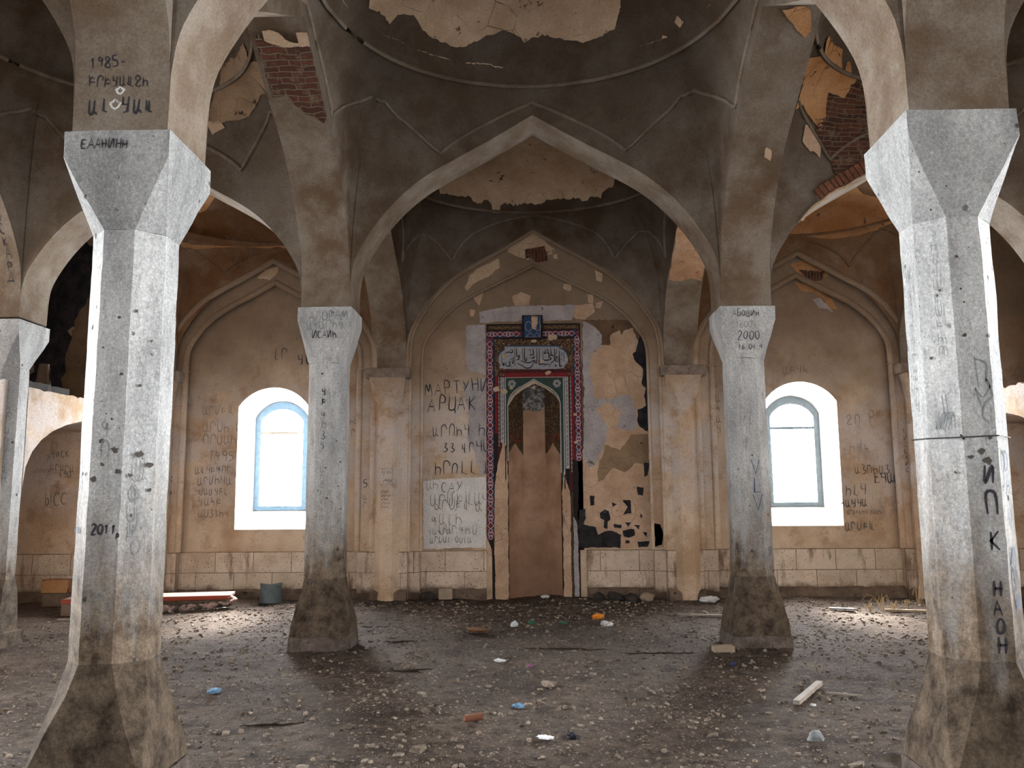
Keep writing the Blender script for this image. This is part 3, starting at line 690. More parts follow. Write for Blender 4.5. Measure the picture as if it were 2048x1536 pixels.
# ------------------------------------------------------------------ measured outlines (metres on the walls and vaults)
WPATCH = [('wallbrown', 13.8, 0.002, 0.018, [(0.806, 4.527), (1.345, 4.519), (1.609, 4.516), (1.831, 4.176), (1.893, 3.757), (1.836, 1.555), (0.686, 1.564)]), ('bare', 13.8, 0.006, 0.018, [(1.39, 4.35), (1.429, 4.257), (1.522, 4.357), (1.647, 4.372), (1.723, 4.135), (1.669, 3.977), (1.61, 3.927), (1.665, 3.826), (1.777, 3.725), (1.773, 3.575), (1.752, 3.426), (1.816, 3.368), (1.819, 3.178), (1.837, 2.685), (1.842, 2.036), (1.814, 0.787), (0.672, 0.794), (0.7, 2.33), (0.766, 2.37), (0.981, 2.94), (0.979, 3.269), (0.912, 3.602), (0.893, 3.869), (1.095, 4.101), (1.252, 4.099), (1.264, 4.259)]), ('dullbare', 13.8, 0.008, 0.018, [(1.133, 2.448), (1.374, 2.364), (1.559, 2.606), (1.843, 2.62), (1.837, 2.117), (1.612, 2.16), (1.446, 2.0), (1.246, 2.082), (1.08, 1.882), (0.998, 1.842), (1.045, 2.164)]), ('greyplaster', 13.8, 0.012, 0.018, [(0.806, 4.493), (0.987, 4.44), (1.132, 4.244), (1.078, 4.043), (0.91, 3.902), (0.927, 3.543), (0.979, 3.269), (0.978, 3.211), (1.199, 3.201), (1.429, 3.264), (1.552, 3.263), (1.63, 3.13), (1.668, 2.728), (1.536, 2.664), (1.319, 2.748), (1.423, 3.001), (1.181, 3.151), (0.999, 3.054), (1.172, 2.765), (1.141, 2.464), (0.956, 2.133), (0.858, 2.085), (0.788, 2.264)]), ('soot', 13.8, 0.009, 0.018, [(1.751, 4.278), (1.853, 4.092), (1.893, 3.757), (1.861, 2.685), (1.804, 2.669), (1.685, 2.769), (1.668, 3.031), (1.8, 3.079), (1.816, 3.368), (1.76, 3.426), (1.784, 3.675), (1.657, 3.843), (1.627, 3.944), (1.686, 4.01)]), ('soot', 13.8, 0.01, 0.012, [(0.691, 1.404), (0.788, 1.419), (0.802, 1.284), (0.751, 1.181), (0.959, 1.124), (0.989, 1.021), (1.102, 1.068), (1.206, 1.083), (1.341, 1.003), (1.355, 0.939), (1.336, 0.805), (0.68, 0.81)]), ('soot', 13.8, 0.01, 0.012, [(1.02, 1.346), (1.109, 1.401), (1.181, 1.385), (1.194, 1.241), (1.153, 1.202), (1.143, 1.099), (1.079, 1.123), (1.09, 1.242), (1.026, 1.266)]), ('soot', 13.8, 0.01, 0.012, [(1.375, 1.082), (1.567, 1.096), (1.58, 0.985), (1.483, 0.954), (1.396, 0.987)]), ('soot', 13.8, 0.01, 0.012, [(1.232, 1.162), (1.361, 1.169), (1.367, 1.113), (1.247, 1.114)]), ('soot', 13.8, 0.01, 0.012, [(1.434, 1.2), (1.514, 1.215), (1.488, 1.144)]), ('soot', 13.8, 0.01, 0.012, [(1.625, 0.898), (1.793, 0.905), (1.775, 0.811), (1.639, 0.812)]), ('soot', 13.8, 0.01, 0.012, [(1.56, 1.152), (1.664, 1.143), (1.63, 1.08)]), ('soot', 13.8, 0.01, 0.012, [(0.873, 1.643), (0.945, 1.626), (0.934, 1.482), (0.878, 1.483)]), ('soot', 13.8, 0.01, 0.012, [(1.209, 1.52), (1.304, 1.495), (1.239, 1.464)]), ('soot', 13.8, 0.01, 0.012, [(1.394, 1.559), (1.523, 1.558), (1.526, 1.358), (1.397, 1.319), (1.472, 1.438)]), ('soot', 13.8, 0.01, 0.012, [(1.693, 1.04), (1.757, 1.039), (1.755, 0.961)]), ('soot', 13.8, 0.01, 0.012, [(1.434, 0.915), (1.506, 0.907), (1.489, 0.86), (1.425, 0.868)]), ('soot', 13.8, 0.01, 0.012, [(1.678, 1.341), (1.717, 1.317), (1.691, 1.254)]), ('soot', 13.8, 0.01, 0.012, [(1.617, 1.757), (1.746, 1.756), (1.71, 1.62), (1.638, 1.637)]), ('soot', 13.8, 0.01, 0.012, [(1.749, 2.158), (1.838, 2.158), (1.824, 1.956), (1.766, 1.916)]), ('bare', 13.8, 0.005, 0.012, [(-0.371, 4.951), (-0.212, 5.009), (-0.045, 4.947), (-0.08, 4.794), (-0.314, 4.78)]), ('bare', 13.8, 0.005, 0.012, [(-1.024, 4.978), (-0.831, 5.035), (-0.882, 4.89), (-0.916, 4.788), (-0.982, 4.849)]), ('bare', 13.8, 0.005, 0.012, [(-1.083, 4.722), (-0.983, 4.721), (-1.0, 4.61), (-1.066, 4.62)]), ('bare', 13.8, 0.005, 0.012, [(0.686, 4.766), (0.978, 4.813), (1.016, 4.651), (0.848, 4.526), (0.666, 4.571)]), ('bare', 13.8, 0.005, 0.012, [(0.897, 4.951), (0.998, 4.966), (0.986, 4.821), (0.92, 4.822)]), ('cream', 13.8, 0.005, 0.012, [(1.036, 4.821), (1.161, 4.845), (1.101, 4.726), (1.034, 4.736)]), ('cream', 13.8, 0.005, 0.012, [(0.509, 5.144), (0.634, 5.151), (0.632, 5.04), (0.59, 5.006), (0.508, 5.067)]), ('greyplaster', 13.8, 0.005, 0.012, [(-0.565, 4.758), (-0.23, 4.779), (0.686, 4.783), (0.64, 4.529), (-0.9, 4.507), (-0.899, 4.677)]), ('greyplaster', 13.8, 0.005, 0.012, [(-1.133, 4.467), (-0.808, 4.463), (-0.811, 3.622), (-1.109, 3.709), (-1.133, 4.045)]), ('white', 13.8, 0.005, 0.012, [(-1.835, 1.889), (-1.558, 1.92), (-0.808, 1.938), (-0.812, 0.811), (-1.828, 0.809)]), ('greyplaster', 13.8, 0.005, 0.012, [(-1.192, 3.459), (-0.811, 3.58), (-0.816, 1.978), (-0.906, 1.979), (-0.987, 2.345), (-1.109, 2.55), (-1.084, 2.961)]), ('cream', 13.67, 0.006, 0.012, [(-0.428, 5.732), (-0.26, 5.876), (-0.016, 6.028), (0.158, 5.887), (0.363, 5.694), (0.279, 5.592), (0.155, 5.697), (-0.097, 5.53), (-0.412, 5.663)]), ('brick', 13.67, 0.012, 0.012, [(-0.137, 5.702), (-0.036, 5.726), (0.198, 5.766), (0.236, 5.507), (0.069, 5.484), (-0.021, 5.571), (-0.138, 5.547)]), ('cream', 13.67, 0.006, 0.012, [(-1.139, 5.075), (-1.056, 5.287), (-0.972, 5.372), (-0.571, 5.563), (-0.556, 5.408), (-0.764, 5.24), (-0.973, 5.158), (-1.098, 5.015)]), ('cream', 13.67, 0.006, 0.012, [(1.021, 5.342), (1.144, 5.272), (1.124, 5.128), (1.042, 5.154)]), ('cream', 13.67, 0.006, 0.012, [(0.32, 5.609), (0.387, 5.625), (0.403, 5.539), (0.336, 5.557)]), ('bare', 13.67, 0.006, 0.012, [(1.882, 2.328), (1.975, 2.247), (2.076, 2.15), (2.12, 2.03), (2.074, 1.831), (2.097, 1.554), (2.105, 1.317), (2.047, 1.239), (2.065, 0.808), (1.828, 0.81)]), ('soot', 13.67, 0.006, 0.012, [(1.88, 1.201), (1.982, 1.176), (2.008, 1.004), (1.987, 0.848), (1.868, 0.81)]), ('brick', 13.67, 0.012, 0.012, [(4.359, 5.292), (4.715, 5.244), (4.799, 5.285), (4.724, 5.101), (4.529, 5.12)]), ('orange', 13.67, 0.006, 0.012, [(4.232, 5.379), (4.441, 5.46), (4.878, 5.242), (4.706, 5.076), (4.384, 5.156)]), ('cream', 13.67, 0.006, 0.012, [(-4.499, 5.424), (-4.264, 5.481), (-4.311, 5.352), (-4.409, 5.251), (-4.621, 5.288)]), ('orange', 13.8, 0.012, 0.02, [(4.34, 5.115), (4.625, 5.068), (4.939, 4.809), (4.987, 4.639), (4.891, 4.683), (4.739, 4.896), (4.415, 4.986)]), ('greyplaster', 13.8, 0.012, 0.02, [(4.611, 4.814), (4.736, 4.837), (4.927, 4.598), (4.727, 4.685)])]
PPATCH = [('cream', 'c_far', [(-1.471, 12.873), (-1.289, 13.03), (-1.057, 13.151), (-0.978, 13.224), (-0.743, 13.325), (-0.658, 13.367), (-0.5, 13.41), (-0.04, 13.453), (0.124, 13.45), (0.291, 13.421), (0.409, 13.375), (0.569, 13.365), (0.771, 13.315), (1.099, 13.174), (1.109, 13.136), (1.271, 12.973), (1.5, 12.3), (0.9, 11.5), (-0.9, 11.5), (-1.6, 12.2)]), ('cream', 'c_mid', [(-1.69, 8.071), (-1.596, 8.177), (-1.51, 8.356), (-1.424, 8.344), (-1.278, 8.441), (-1.187, 8.608), (-1.094, 8.738), (-0.91, 8.854), (-0.749, 8.933), (-0.613, 8.906), (-0.468, 8.89), (-0.319, 8.863), (-0.213, 8.91), (-0.124, 8.964), (-0.073, 8.997), (0.009, 8.969), (0.188, 8.943), (0.381, 8.958), (0.579, 8.95), (0.761, 8.862), (0.922, 8.743), (0.965, 8.534), (1.0, 7.0), (0.3, 6.6), (-0.5, 6.7), (-1.1, 7.1)]), ('cream', 'c_mid', [(-1.638, 8.279), (-1.571, 8.375), (-1.425, 8.549), (-1.388, 8.586), (-1.433, 8.54), (-1.582, 8.36)]), ('cream', 'c_mid', [(-1.273, 8.693), (-1.121, 8.811), (-0.909, 8.941), (-0.998, 8.891), (-1.182, 8.766)]), ('cream', 'c_mid', [(-0.765, 9.009), (-0.322, 9.138), (-0.354, 9.133), (-0.723, 9.026)]), ('cream', 'c_mid', [(1.197, 8.756), (1.295, 8.674), (1.403, 8.571), (1.408, 8.545), (1.46, 8.51), (1.441, 8.531), (1.317, 8.655), (1.21, 8.745)]), ('cream', 'c_mid', [(-1.928, 7.571), (-1.899, 7.695), (-1.839, 7.883), (-1.882, 7.756), (-1.915, 7.632)]), ('cream', 'c_mid', [(1.536, 8.321), (1.6, 8.309), (1.571, 8.375), (1.52, 8.391)]), ('cream', 'c_mid', [(1.817, 7.94), (1.817, 7.94), (1.773, 8.04), (1.793, 7.995)])]
VPATCH = [('orange', 'r_mid', [(245.5, 1.29), (250.0, 2.0), (230.5, 0.97), (200.0, 0.97), (194.0, 0.97), (192.0, 1.0), (188.0, 1.0), (186.5, 1.12), (187.0, 1.44), (187.5, 1.53), (189.0, 1.49), (192.0, 1.46), (191.5, 1.59), (191.0, 1.69), (192.0, 1.78), (195.0, 1.69), (200.0, 1.56), (202.5, 1.58), (203.0, 1.49), (204.5, 1.39), (229.0, 1.34), (234.0, 1.32), (238.5, 1.31), (243.0, 1.27)]), ('brick', 'r_mid', [(192.0, 1.46), (189.0, 1.49), (187.5, 1.53), (187.0, 1.29), (185.5, 1.2), (185.0, 1.42), (184.5, 1.58), (184.5, 1.69), (184.0, 1.78), (184.0, 1.86), (184.0, 1.93), (184.0, 1.98), (185.0, 1.98), (186.0, 1.98), (186.5, 1.98), (187.5, 1.98), (188.5, 1.97), (189.0, 1.93), (190.0, 1.88), (193.0, 1.8), (193.5, 1.69), (191.0, 1.69), (191.5, 1.59)]), ('bare', 'r_mid', [(197.0, 1.71), (194.0, 1.76), (191.5, 1.85), (191.5, 1.9), (194.5, 1.85), (197.0, 1.8)]), ('dullbare', 'l_mid', [(175.5, 1.8), (174.5, 1.69), (173.0, 1.66), (171.0, 1.63), (166.5, 1.59), (162.0, 1.46), (157.5, 1.37), (128.0, 1.39), (123.5, 1.39), (119.0, 1.41), (117.5, 1.27), (115.5, 1.14), (109.5, 2.0), (124.5, 0.97), (154.0, 0.97), (164.0, 0.97), (169.5, 0.97), (171.5, 1.0), (173.0, 1.07), (174.0, 1.34), (174.5, 1.54), (175.0, 1.69)]), ('cream', 'l_mid', [(175.0, 1.68), (173.5, 1.64), (173.0, 1.71), (174.5, 1.78)]), ('orange', 'r_far', [(182.5, 1.25), (181.0, 1.05), (178.5, 1.07), (177.0, 1.31), (175.5, 1.42), (174.0, 1.47), (172.5, 1.44), (169.5, 1.39), (165.5, 1.37), (160.5, 1.27), (131.5, 1.2), (124.5, 1.22), (119.5, 1.25), (117.0, 1.0), (116.0, 0.94), (114.5, 0.85), (115.5, 0.79), (116.0, 0.67), (117.5, 0.58), (32.5, 1.95), (31.5, 1.88), (163.5, 0.4), (172.0, 0.52), (174.5, 0.61), (316.0, 1.98), (177.0, 0.82), (178.5, 0.88), (180.0, 0.94), (309.0, 2.0)]), ('orange', 'l_far', [(238.0, 1.49), (231.0, 1.37), (200.5, 1.36), (195.5, 1.37), (191.0, 1.39), (188.0, 1.39), (186.0, 1.42), (184.5, 1.46), (183.0, 1.51), (181.5, 1.59), (179.5, 1.68), (53.5, 2.0), (56.5, 1.98), (175.5, 1.0), (55.5, 1.95), (55.5, 1.92), (173.5, 0.76), (51.5, 1.88), (48.0, 1.9), (180.0, 0.52), (44.0, 1.92), (43.0, 1.92), (-99.0, 0.43), (-87.0, 0.46), (-52.0, 0.52), (-44.5, 0.58), (-48.5, 0.73), (-50.0, 0.85), (-50.5, 0.94), (-50.0, 1.0), (-50.0, 1.2)])]
SPATCH = [('brick', -1, [(37.25, -0.2), (37.75, -0.15), (38.0, -0.1), (38.0, 0.0), (38.0, 0.1), (38.25, 0.175), (38.25, 0.275), (39.0, 0.275), (39.5, 0.275), (40.0, 0.275), (40.5, 0.275), (41.25, 0.275), (41.75, 0.275), (42.25, 0.275), (42.75, 0.275), (43.25, 0.225), (42.75, 0.15), (42.5, 0.05), (42.25, 0.025), (42.0, -0.025), (41.25, -0.075), (41.5, -0.15), (41.5, -0.225), (41.0, -0.225), (40.5, -0.225), (39.75, -0.225), (39.25, -0.2), (38.75, -0.2), (38.25, -0.225), (37.75, -0.225)]), ('cream', -1, [(37.0, -0.15), (37.0, -0.075), (37.25, 0.0), (37.75, 0.05), (38.0, 0.125), (38.0, 0.175), (37.25, 0.175), (37.25, 0.275), (37.75, 0.275), (38.25, 0.275), (38.25, 0.2), (38.25, 0.125), (38.25, 0.05), (38.25, -0.025), (38.0, -0.1), (37.75, -0.15)]), ('orange', 1, [(36.25, -0.1), (36.25, 0.0), (35.5, 0.05), (36.5, 0.175), (37.25, 0.2), (38.0, 0.225), (38.5, 0.175), (38.0, 0.1), (37.5, 0.05), (37.0, -0.025)]), ('cream', 1, [(47.0, 0.075), (47.75, 0.15), (49.0, 0.15), (48.5, 0.075)])]
CALLIG = [[(0.486, 3.985), (0.492, 3.832)], [(0.416, 4.022), (0.416, 3.753), (0.456, 3.77)], [(0.431, 3.858), (0.457, 3.867)], [(0.45, 3.976), (0.454, 3.922)], [(0.367, 4.04), (0.361, 3.942)], [(0.332, 4.059), (0.335, 3.942), (0.29, 3.933), (0.273, 3.979), (0.27, 4.06)], [(0.29, 3.933), (0.246, 3.938), (0.229, 3.979), (0.223, 4.047)], [(0.212, 4.033), (0.167, 3.98), (0.18, 3.966), (0.22, 3.979)], [(0.396, 3.932), (0.39, 3.825), (0.342, 3.852), (0.325, 3.897), (0.352, 3.915), (0.369, 3.888), (0.324, 3.843), (0.28, 3.808), (0.243, 3.746)], [(0.332, 3.762), (0.35, 3.771), (0.35, 3.749), (0.332, 3.745)], [(0.264, 3.925), (0.228, 3.907), (0.281, 3.88), (0.218, 3.853), (0.156, 3.854), (0.134, 3.872), (0.121, 3.837)], [(0.141, 4.007), (0.143, 3.845)], [(0.244, 3.799), (0.2, 3.773), (0.147, 3.792), (0.085, 3.783), (0.076, 3.837), (0.084, 4.062)], [(0.039, 4.053), (0.041, 3.838), (0.023, 3.811), (-0.003, 3.829), (-0.012, 3.847), (0.032, 3.847)], [(-0.021, 3.829), (-0.031, 3.767), (-0.084, 3.727), (-0.146, 3.728), (-0.208, 3.769), (-0.287, 3.806)], [(0.015, 3.923), (-0.02, 3.901), (-0.007, 3.888), (-0.074, 3.893)], [(-0.023, 4.054), (-0.018, 3.951), (-0.082, 3.947)], [(-0.063, 4.046), (-0.06, 3.947)], [(-0.16, 4.074), (-0.162, 3.867), (-0.127, 3.858), (-0.144, 3.903)], [(-0.196, 4.056), (-0.189, 3.849)], [(-0.225, 3.85), (-0.154, 3.822), (-0.074, 3.817), (-0.012, 3.856)], [(-0.294, 4.058), (-0.29, 3.931), (-0.26, 3.922), (-0.246, 3.949)], [(-0.242, 3.931), (-0.26, 3.877), (-0.295, 3.869)], [(-0.321, 4.058), (-0.327, 3.752)], [(-0.356, 4.04), (-0.366, 3.986), (-0.419, 3.996), (-0.49, 3.97)], [(-0.401, 4.041), (-0.365, 4.022)], [(-0.543, 3.953), (-0.535, 3.809)], [(-0.522, 3.826), (-0.518, 3.773), (-0.5, 3.79), (-0.522, 3.817)], [(-0.482, 3.826), (-0.465, 3.763), (-0.403, 3.771), (-0.42, 3.825), (-0.384, 3.834)], [(-0.376, 3.825), (-0.354, 3.806), (-0.348, 3.914)], [(-0.406, 3.865), (-0.362, 3.892)], [(-0.472, 3.952), (-0.464, 3.925)], [(-0.394, 3.758), (-0.367, 3.757)], [(0.137, 3.751), (0.182, 3.748)], [(0.168, 4.034), (0.181, 4.047)], [(-0.099, 4.037), (-0.086, 4.019)]]
CARTOUCHE = [(-0.494, 4.087), (0.403, 4.076), (0.416, 4.044), (0.486, 4.016), (0.534, 3.957), (0.555, 3.885), (0.54, 3.805), (0.482, 3.756), (0.402, 3.708), (-0.5, 3.719), (-0.562, 3.773), (-0.593, 3.836), (-0.592, 3.917), (-0.552, 3.989), (-0.494, 4.029)]
GRAF = [('МАРТУНИ', -1.803, 3.283, 0.212, 5, 13.8, 'ink', 0.012, 0), ('АРЦАК', -1.769, 3.034, 0.229, 0, 13.8, 'ink', 0.015, 0), ('ԱՐՈԻԿ ԻՈ', -1.684, 2.621, 0.18, 0, 13.8, 'ink', 0.01, 0), ('ՅՅ ԺՐԿՍ', -1.519, 2.35, 0.163, 0, 13.8, 'ink', 0.012, 0), ('ԻՐՈԼԼ Լ', -1.656, 2.001, 0.196, 0, 13.8, 'ink', 0.012, 0), ('САУ', -1.541, 1.701, 0.163, 0, 13.8, 'ink', 0.008, 0), ('ԱԻ', -1.786, 1.744, 0.147, 0, 13.8, 'faint', 0.006, 0), ('ԱՐՄԵՆԱԿ', -1.719, 1.486, 0.196, 0, 13.8, 'ink', 0.006, 0), ('ԱՐՍԵՆ Ա', -1.654, 1.437, 0.163, -3, 13.8, 'faint', 0.009, 0), ('ԳԱԼԻ', -1.701, 1.182, 0.18, 0, 13.8, 'faint', 0.008, 0), ('ՍԱՐԳԻՍ', -1.571, 1.038, 0.147, 0, 13.8, 'faint', 0.007, 0), ('ԱՐՍԱԼ ՕՍԼԱ', -1.716, 0.896, 0.098, 0, 13.8, 'ink', 0.006, 0), ('ՎԱԳՐՈ', -1.749, 1.023, 0.106, 0, 13.8, 'faint', 0.006, 0), ('ԱՐՄԵՆ', -5.507, 3.006, 0.147, 0, 13.8, 'faint', 0.007, 0), ('ԱՐՍԻ Ս', -5.494, 2.715, 0.163, 0, 13.8, 'faint', 0.007, 0), ('ՈՐՍԱԻ', -5.486, 2.509, 0.163, 0, 13.8, 'faint', 0.008, 0), ('1995թ', -5.392, 2.245, 0.163, 0, 13.8, 'faint', 0.01, 0), ('ԱՆԿԵԳՈՐ', -5.59, 2.034, 0.122, 0, 13.8, 'ink', 0.006, 0), ('ԱՐՄԻԿԱ', -5.541, 1.855, 0.131, 0, 13.8, 'ink', 0.006, 0), ('ՍԱՄՎԵԼ', -5.509, 1.692, 0.114, 0, 13.8, 'faint', 0.008, 0), ('ՎԱՀԵ', -5.518, 1.514, 0.139, 0, 13.8, 'faint', 0.008, 0), ('ԱՍՏՂԻԿ', -5.51, 1.328, 0.122, 0, 13.8, 'faint', 0.008, 0), ('ԼՐ', -4.349, 3.915, 0.18, 0, 13.8, 'ink', 0.01, 0), ('ՎԱ', -3.944, 3.843, 0.196, 0, 13.8, 'ink', 0.014, 0), ('ԱԵԿՀ', 4.065, 3.582, 0.147, 0, 13.8, 'faint', 0.01, 0), ('ՑՈ Թ', 5.037, 2.752, 0.18, 0, 13.8, 'faint', 0.007, 0), ('ԻԿՀ', 5.057, 2.29, 0.163, 0, 13.8, 'faint', 0.006, 0), ('ԱՅՈՒԱՏ', 5.132, 1.944, 0.131, 0, 13.8, 'ink', 0.008, 0), ('ԷԿԱԱ', 5.425, 1.806, 0.147, 0, 13.8, 'ink', 0.014, 0), ('ԻԼԿ', 4.952, 1.611, 0.163, 0, 13.8, 'faint', 0.014, 0), ('ՀԱՎԿԱ', 4.862, 1.421, 0.122, 0, 13.8, 'ink', 0.011, 0), ('ԱՐՄԵՆԻԿ 2005 г', 4.966, 1.31, 0.065, 0, 13.8, 'ink', 0.005, 0), ('ԱՐՍԵՆ', 4.919, 1.058, 0.131, 0, 13.8, 'faint', 0.02, 0), ('ГИДЦУИО', 5.883, 2.571, 0.081, 0, 13.67, 'ink', 0.006, 1), ('ԱՐԻ', -5.971, 1.977, 0.113, 0, 13.67, 'ink', 0.012, 1), ('ՄԿԻ', 2.922, 3.355, 0.097, 0, 13.67, 'faint', 0.008, 0), ('ԱԳԱՎ', 2.894, 3.097, 0.128, 0, 13.55, 'faint', 0.01, 1), ('ՎՐԱՐԿ', -2.093, 1.865, 0.073, 0, 13.67, 'faint', 0.008, 1), ('5', -2.773, 1.789, 0.112, 0, 13.55, 'ink', 0.01, 0), ('ԱՐ', -2.762, 1.591, 0.104, 0, 13.55, 'faint', 0.008, 1), ('ԻՆԱ', -3.047, 2.815, 0.098, 0, 13.8, 'faint', 0.008, 0), ('ՐԿ', -3.027, 2.609, 0.114, 0, 13.8, 'faint', 0.008, 0), ('190', -7.71, 1.989, 0.096, 0, 13.55, 'faint', 0.012, 0), ('ԱՐԱՐԱ', -7.866, 2.111, 0.112, -6, 13.55, 'faint', 0.01, 0), ('АТРСК', -7.917, 2.273, 0.104, 8, 13.55, 'faint', 0.01, 0), ('ЫСС', -7.91, 1.55, 0.176, 0, 13.55, 'faint', 0.014, 0), ('ԱՐՍՎԱԿԵ', -8.126, 2.073, 0.056, 0, 13.55, 'faint', 0.005, 0), ('ՈՍՈՍ', -0.219, 1.774, 0.075, 0, 14.0, 'faint', 0.006, 0), ('ԱԻՍՈ', -0.168, 1.227, 0.075, 0, 14.1, 'faint', 0.006, 0)]
# [-2.664 13.39   3.591]
# ------------------------------------------------------------------ plaster patches
MAT['wallbrown'] = m_patch('brown_smoked_plaster', (.10, .06, .035), (.17, .11, .07), (.04, .025, .018), 3, .62)
MAT['orangebare'] = m_patch('pale_orange_bare_render', (.40, .22, .12), (.52, .36, .24), (.22, .11, .06), 4, .6)
for i, (mt, Y, d, amp, pts) in enumerate(WPATCH):
    lp = jag(jag(pts, amp * 1.3, .05, i * 1.9), amp * .8, .015, i * 3.7)
    g = G(); g.poly([lp], (lambda a, b, e: (a, Y + .004 - e, b)), d + .004)
    uv = [(v[2], v[0]) for v in g.v]
    g.mk('plaster_patch', mt, wb, uv=uv)
def fill2(loop, step_a, step_b):
    """triangulate a 2D loop with a grid of inner points"""
    xs = [p[0] for p in loop]; ys = [p[1] for p in loop]
    pts = [Vector(p) for p in loop]; n = len(pts); edges = [(i, (i + 1) % n) for i in range(n)]
    a = min(xs) + step_a * .5
    while a < max(xs):
        b = min(ys) + step_b * .5
        while b < max(ys): pts.append(Vector((a, b))); b += step_b
        a += step_a
    v, e, f, *_ = delaunay_2d_cdt(pts, edges, [list(range(n))], 2, 1e-6)
    return v, f
def plan_surf(B, x, y):
    dx, dy = x - B.cx, y - B.cy; L = math.hypot(dx, dy) or 1e-6
    rr = 1 / math.sqrt((dx / L / B.rx) ** 2 + (dy / L / B.ry) ** 2); t = L / rr
    if t < 1: return (x, y, B.zc + .05 + B.H * math.sqrt(max(0, 1 - t * t)))
    return (x, y, B.zc - .02)
for i, (mt, key, loop) in enumerate(PPATCH):
    B = BAYS[key]; v, f = fill2(jag(loop, .022 if i < 2 else .009, .03, i * 2.9), .05, .05); vs = []
    for p in v:
        P = Vector(plan_surf(B, p.x, p.y)); c = Vector((B.cx, B.cy, 4.2)); vs.append(P + (c - P).normalized() * .012)
    if len(f): mk('ceiling_bare_patch', vs, [tuple(q) for q in f], mt, None, 60, [(q.x, q.y) for q in vs])['kind'] = 'structure'
def jag2(loop, sa, sb, seed):
    """roughen a loop in (index, radius) units: sa and sb are the unit sizes"""
    lp = [(p[0] / sa, p[1] / sb) for p in loop]; lp = jag(lp, .022, .03, seed)
    return [(p[0] * sa, p[1] * sb) for p in lp]
for i, (mt, key, loop) in enumerate(VPATCH):
    B = BAYS[key]; n = len(B.b)
    lp = [(a / 16, t) for a, t in loop]
    lp = jag(lp, .012, .03, i * 2.3)
    v, f = fill2(lp, .05, .025)
    vs = []
    for p in v:
        P = Vector(B.surf((p.x * 16) % n, max(.02, min(1.995, p.y)))); c = Vector((B.cx, B.cy, 4.2)); vs.append(P + (c - P).normalized() * .014)
    if len(f): mk('plaster_patch', vs, [tuple(q) for q in f], mt, None, 60, [(q.x + q.y, q.z) for q in vs])['kind'] = 'structure'

for ob in [o for o in scene.objects if o.name.startswith('plaster_patch') and o.parent is None]: ob.name = 'ceiling_bare_patch'
for i, (mt, side, loop) in enumerate(SPATCH):
    ap = arch_pts((YN + YM) / 2, (YM - YN) / 2 - HB, ZS, 6.0)
    lp = jag([(a * .07, w_) for a, w_ in loop], .012, .03, i * 5.1)
    v, f = fill2(lp, .035, .05); vs = []
    for p in v:
        k = max(0, min(len(ap) - 1.001, p.x / .07)); a, b = ap[int(k)], ap[int(k) + 1]; fr = k - int(k)
        vs.append((side * XC + max(-HB, min(HB, p.y)), a[0] + (b[0] - a[0]) * fr, a[1] + (b[1] - a[1]) * fr - .012 - (.01 if mt == 'cream' else 0)))
    mk('ceiling_bare_patch', vs, [tuple(q) for q in f], mt, None, 60, [(q[0], q[1] * .9) for q in vs])['kind'] = 'structure'
ap = arch_pts((YM + HB + YA) / 2, (YA - YM - HB) / 2, ZS, 5.65); h_ = len(ap) // 2
ks = [k for k in range(h_, len(ap)) if ap[k][1] > 4.95]
lp = jag([(k_ * .07, w_) for k_, w_ in ((ks[0], -.26), (ks[-1], -.26), (ks[-1] + .6, -.1), (ks[-1] - .3, .1), (ks[-1] + .5, .26), (ks[0], .26))], .02, .03, 3)
v, f = fill2(lp, .035, .05); vs = []
for p in v:
    k = max(0, min(len(ap) - 1.001, p.x / .07)); a, b = ap[int(k)], ap[int(k) + 1]; fr = k - int(k)
    vs.append((XC + max(-HB, min(HB, p.y)), a[0] + (b[0] - a[0]) * fr - .006, a[1] + (b[1] - a[1]) * fr - .012))
mk('ceiling_bare_patch', vs, [tuple(q) for q in f], 'orangebare', None, 60, [(q[0], q[1]) for q in vs])['kind'] = 'structure'
# bare voussoir bricks on the front edge of the right side arch
ap = arch_pts((XR + XE) / 2, (XE - XR) / 2, ZS, 5.5)
for o_ in scene.objects:
    if o_.get('label', '').startswith('narrower pointed arch in the farther row on the right'): arR = o_
g = G(); s_acc = 0
for (xa, za), (xb, zb_) in zip(ap[:-1], ap[1:]):
    L = math.hypot(xb - xa, zb_ - za); xm, zm = (xa + xb) / 2, (za + zb_) / 2
    if 3.25 < xm < 4.26:
        k = max(1, round(L / .062)); tx, tz = (xb - xa) / L, (zb_ - za) / L; nx, nz = -tz, tx
        for j in range(k):
            t0 = (j + .06) / k; t1 = (j + .86) / k; n0 = len(g.v); y = YM - HB
            for yy in (y - .022 - .01 * random.random(), y + .05):
                for (t, h_) in ((t0, .015), (t1, .015), (t1, .15), (t0, .15)):
                    g.v.append((xa + (xb - xa) * t + nx * h_, yy, za + (zb_ - za) * t + nz * h_))
            g.f += [(n0, n0 + 1, n0 + 2, n0 + 3), (n0 + 4, n0 + 7, n0 + 6, n0 + 5)] + [(n0 + q, n0 + 4 + q, n0 + 4 + (q + 1) % 4, n0 + (q + 1) % 4) for q in range(4)]
MAT['redbrick'] = m_patch('red_brown_brick_faces', (.13, .055, .032), (.24, .10, .055), (.04, .02, .015), 9, .6)
MAT['mortar'] = plain('old_lime_mortar', (.27, .20, .14), .95, 0, .3, 30)
g.mk('bare_bricks', 'redbrick', arR)
rows = [[(x, YM - HB - .006, z + o_) for x, z in ap if 3.2 < x < 4.3] for o_ in (.0, .17)]
g = G(); g.sheet(rows); g.mk('mortar_bed', 'mortar', arR)
g = G(); r_ = [Vector((x, YM - HB - .01, z - .004)) for x, z in ap if 3.0 < x < 4.5]
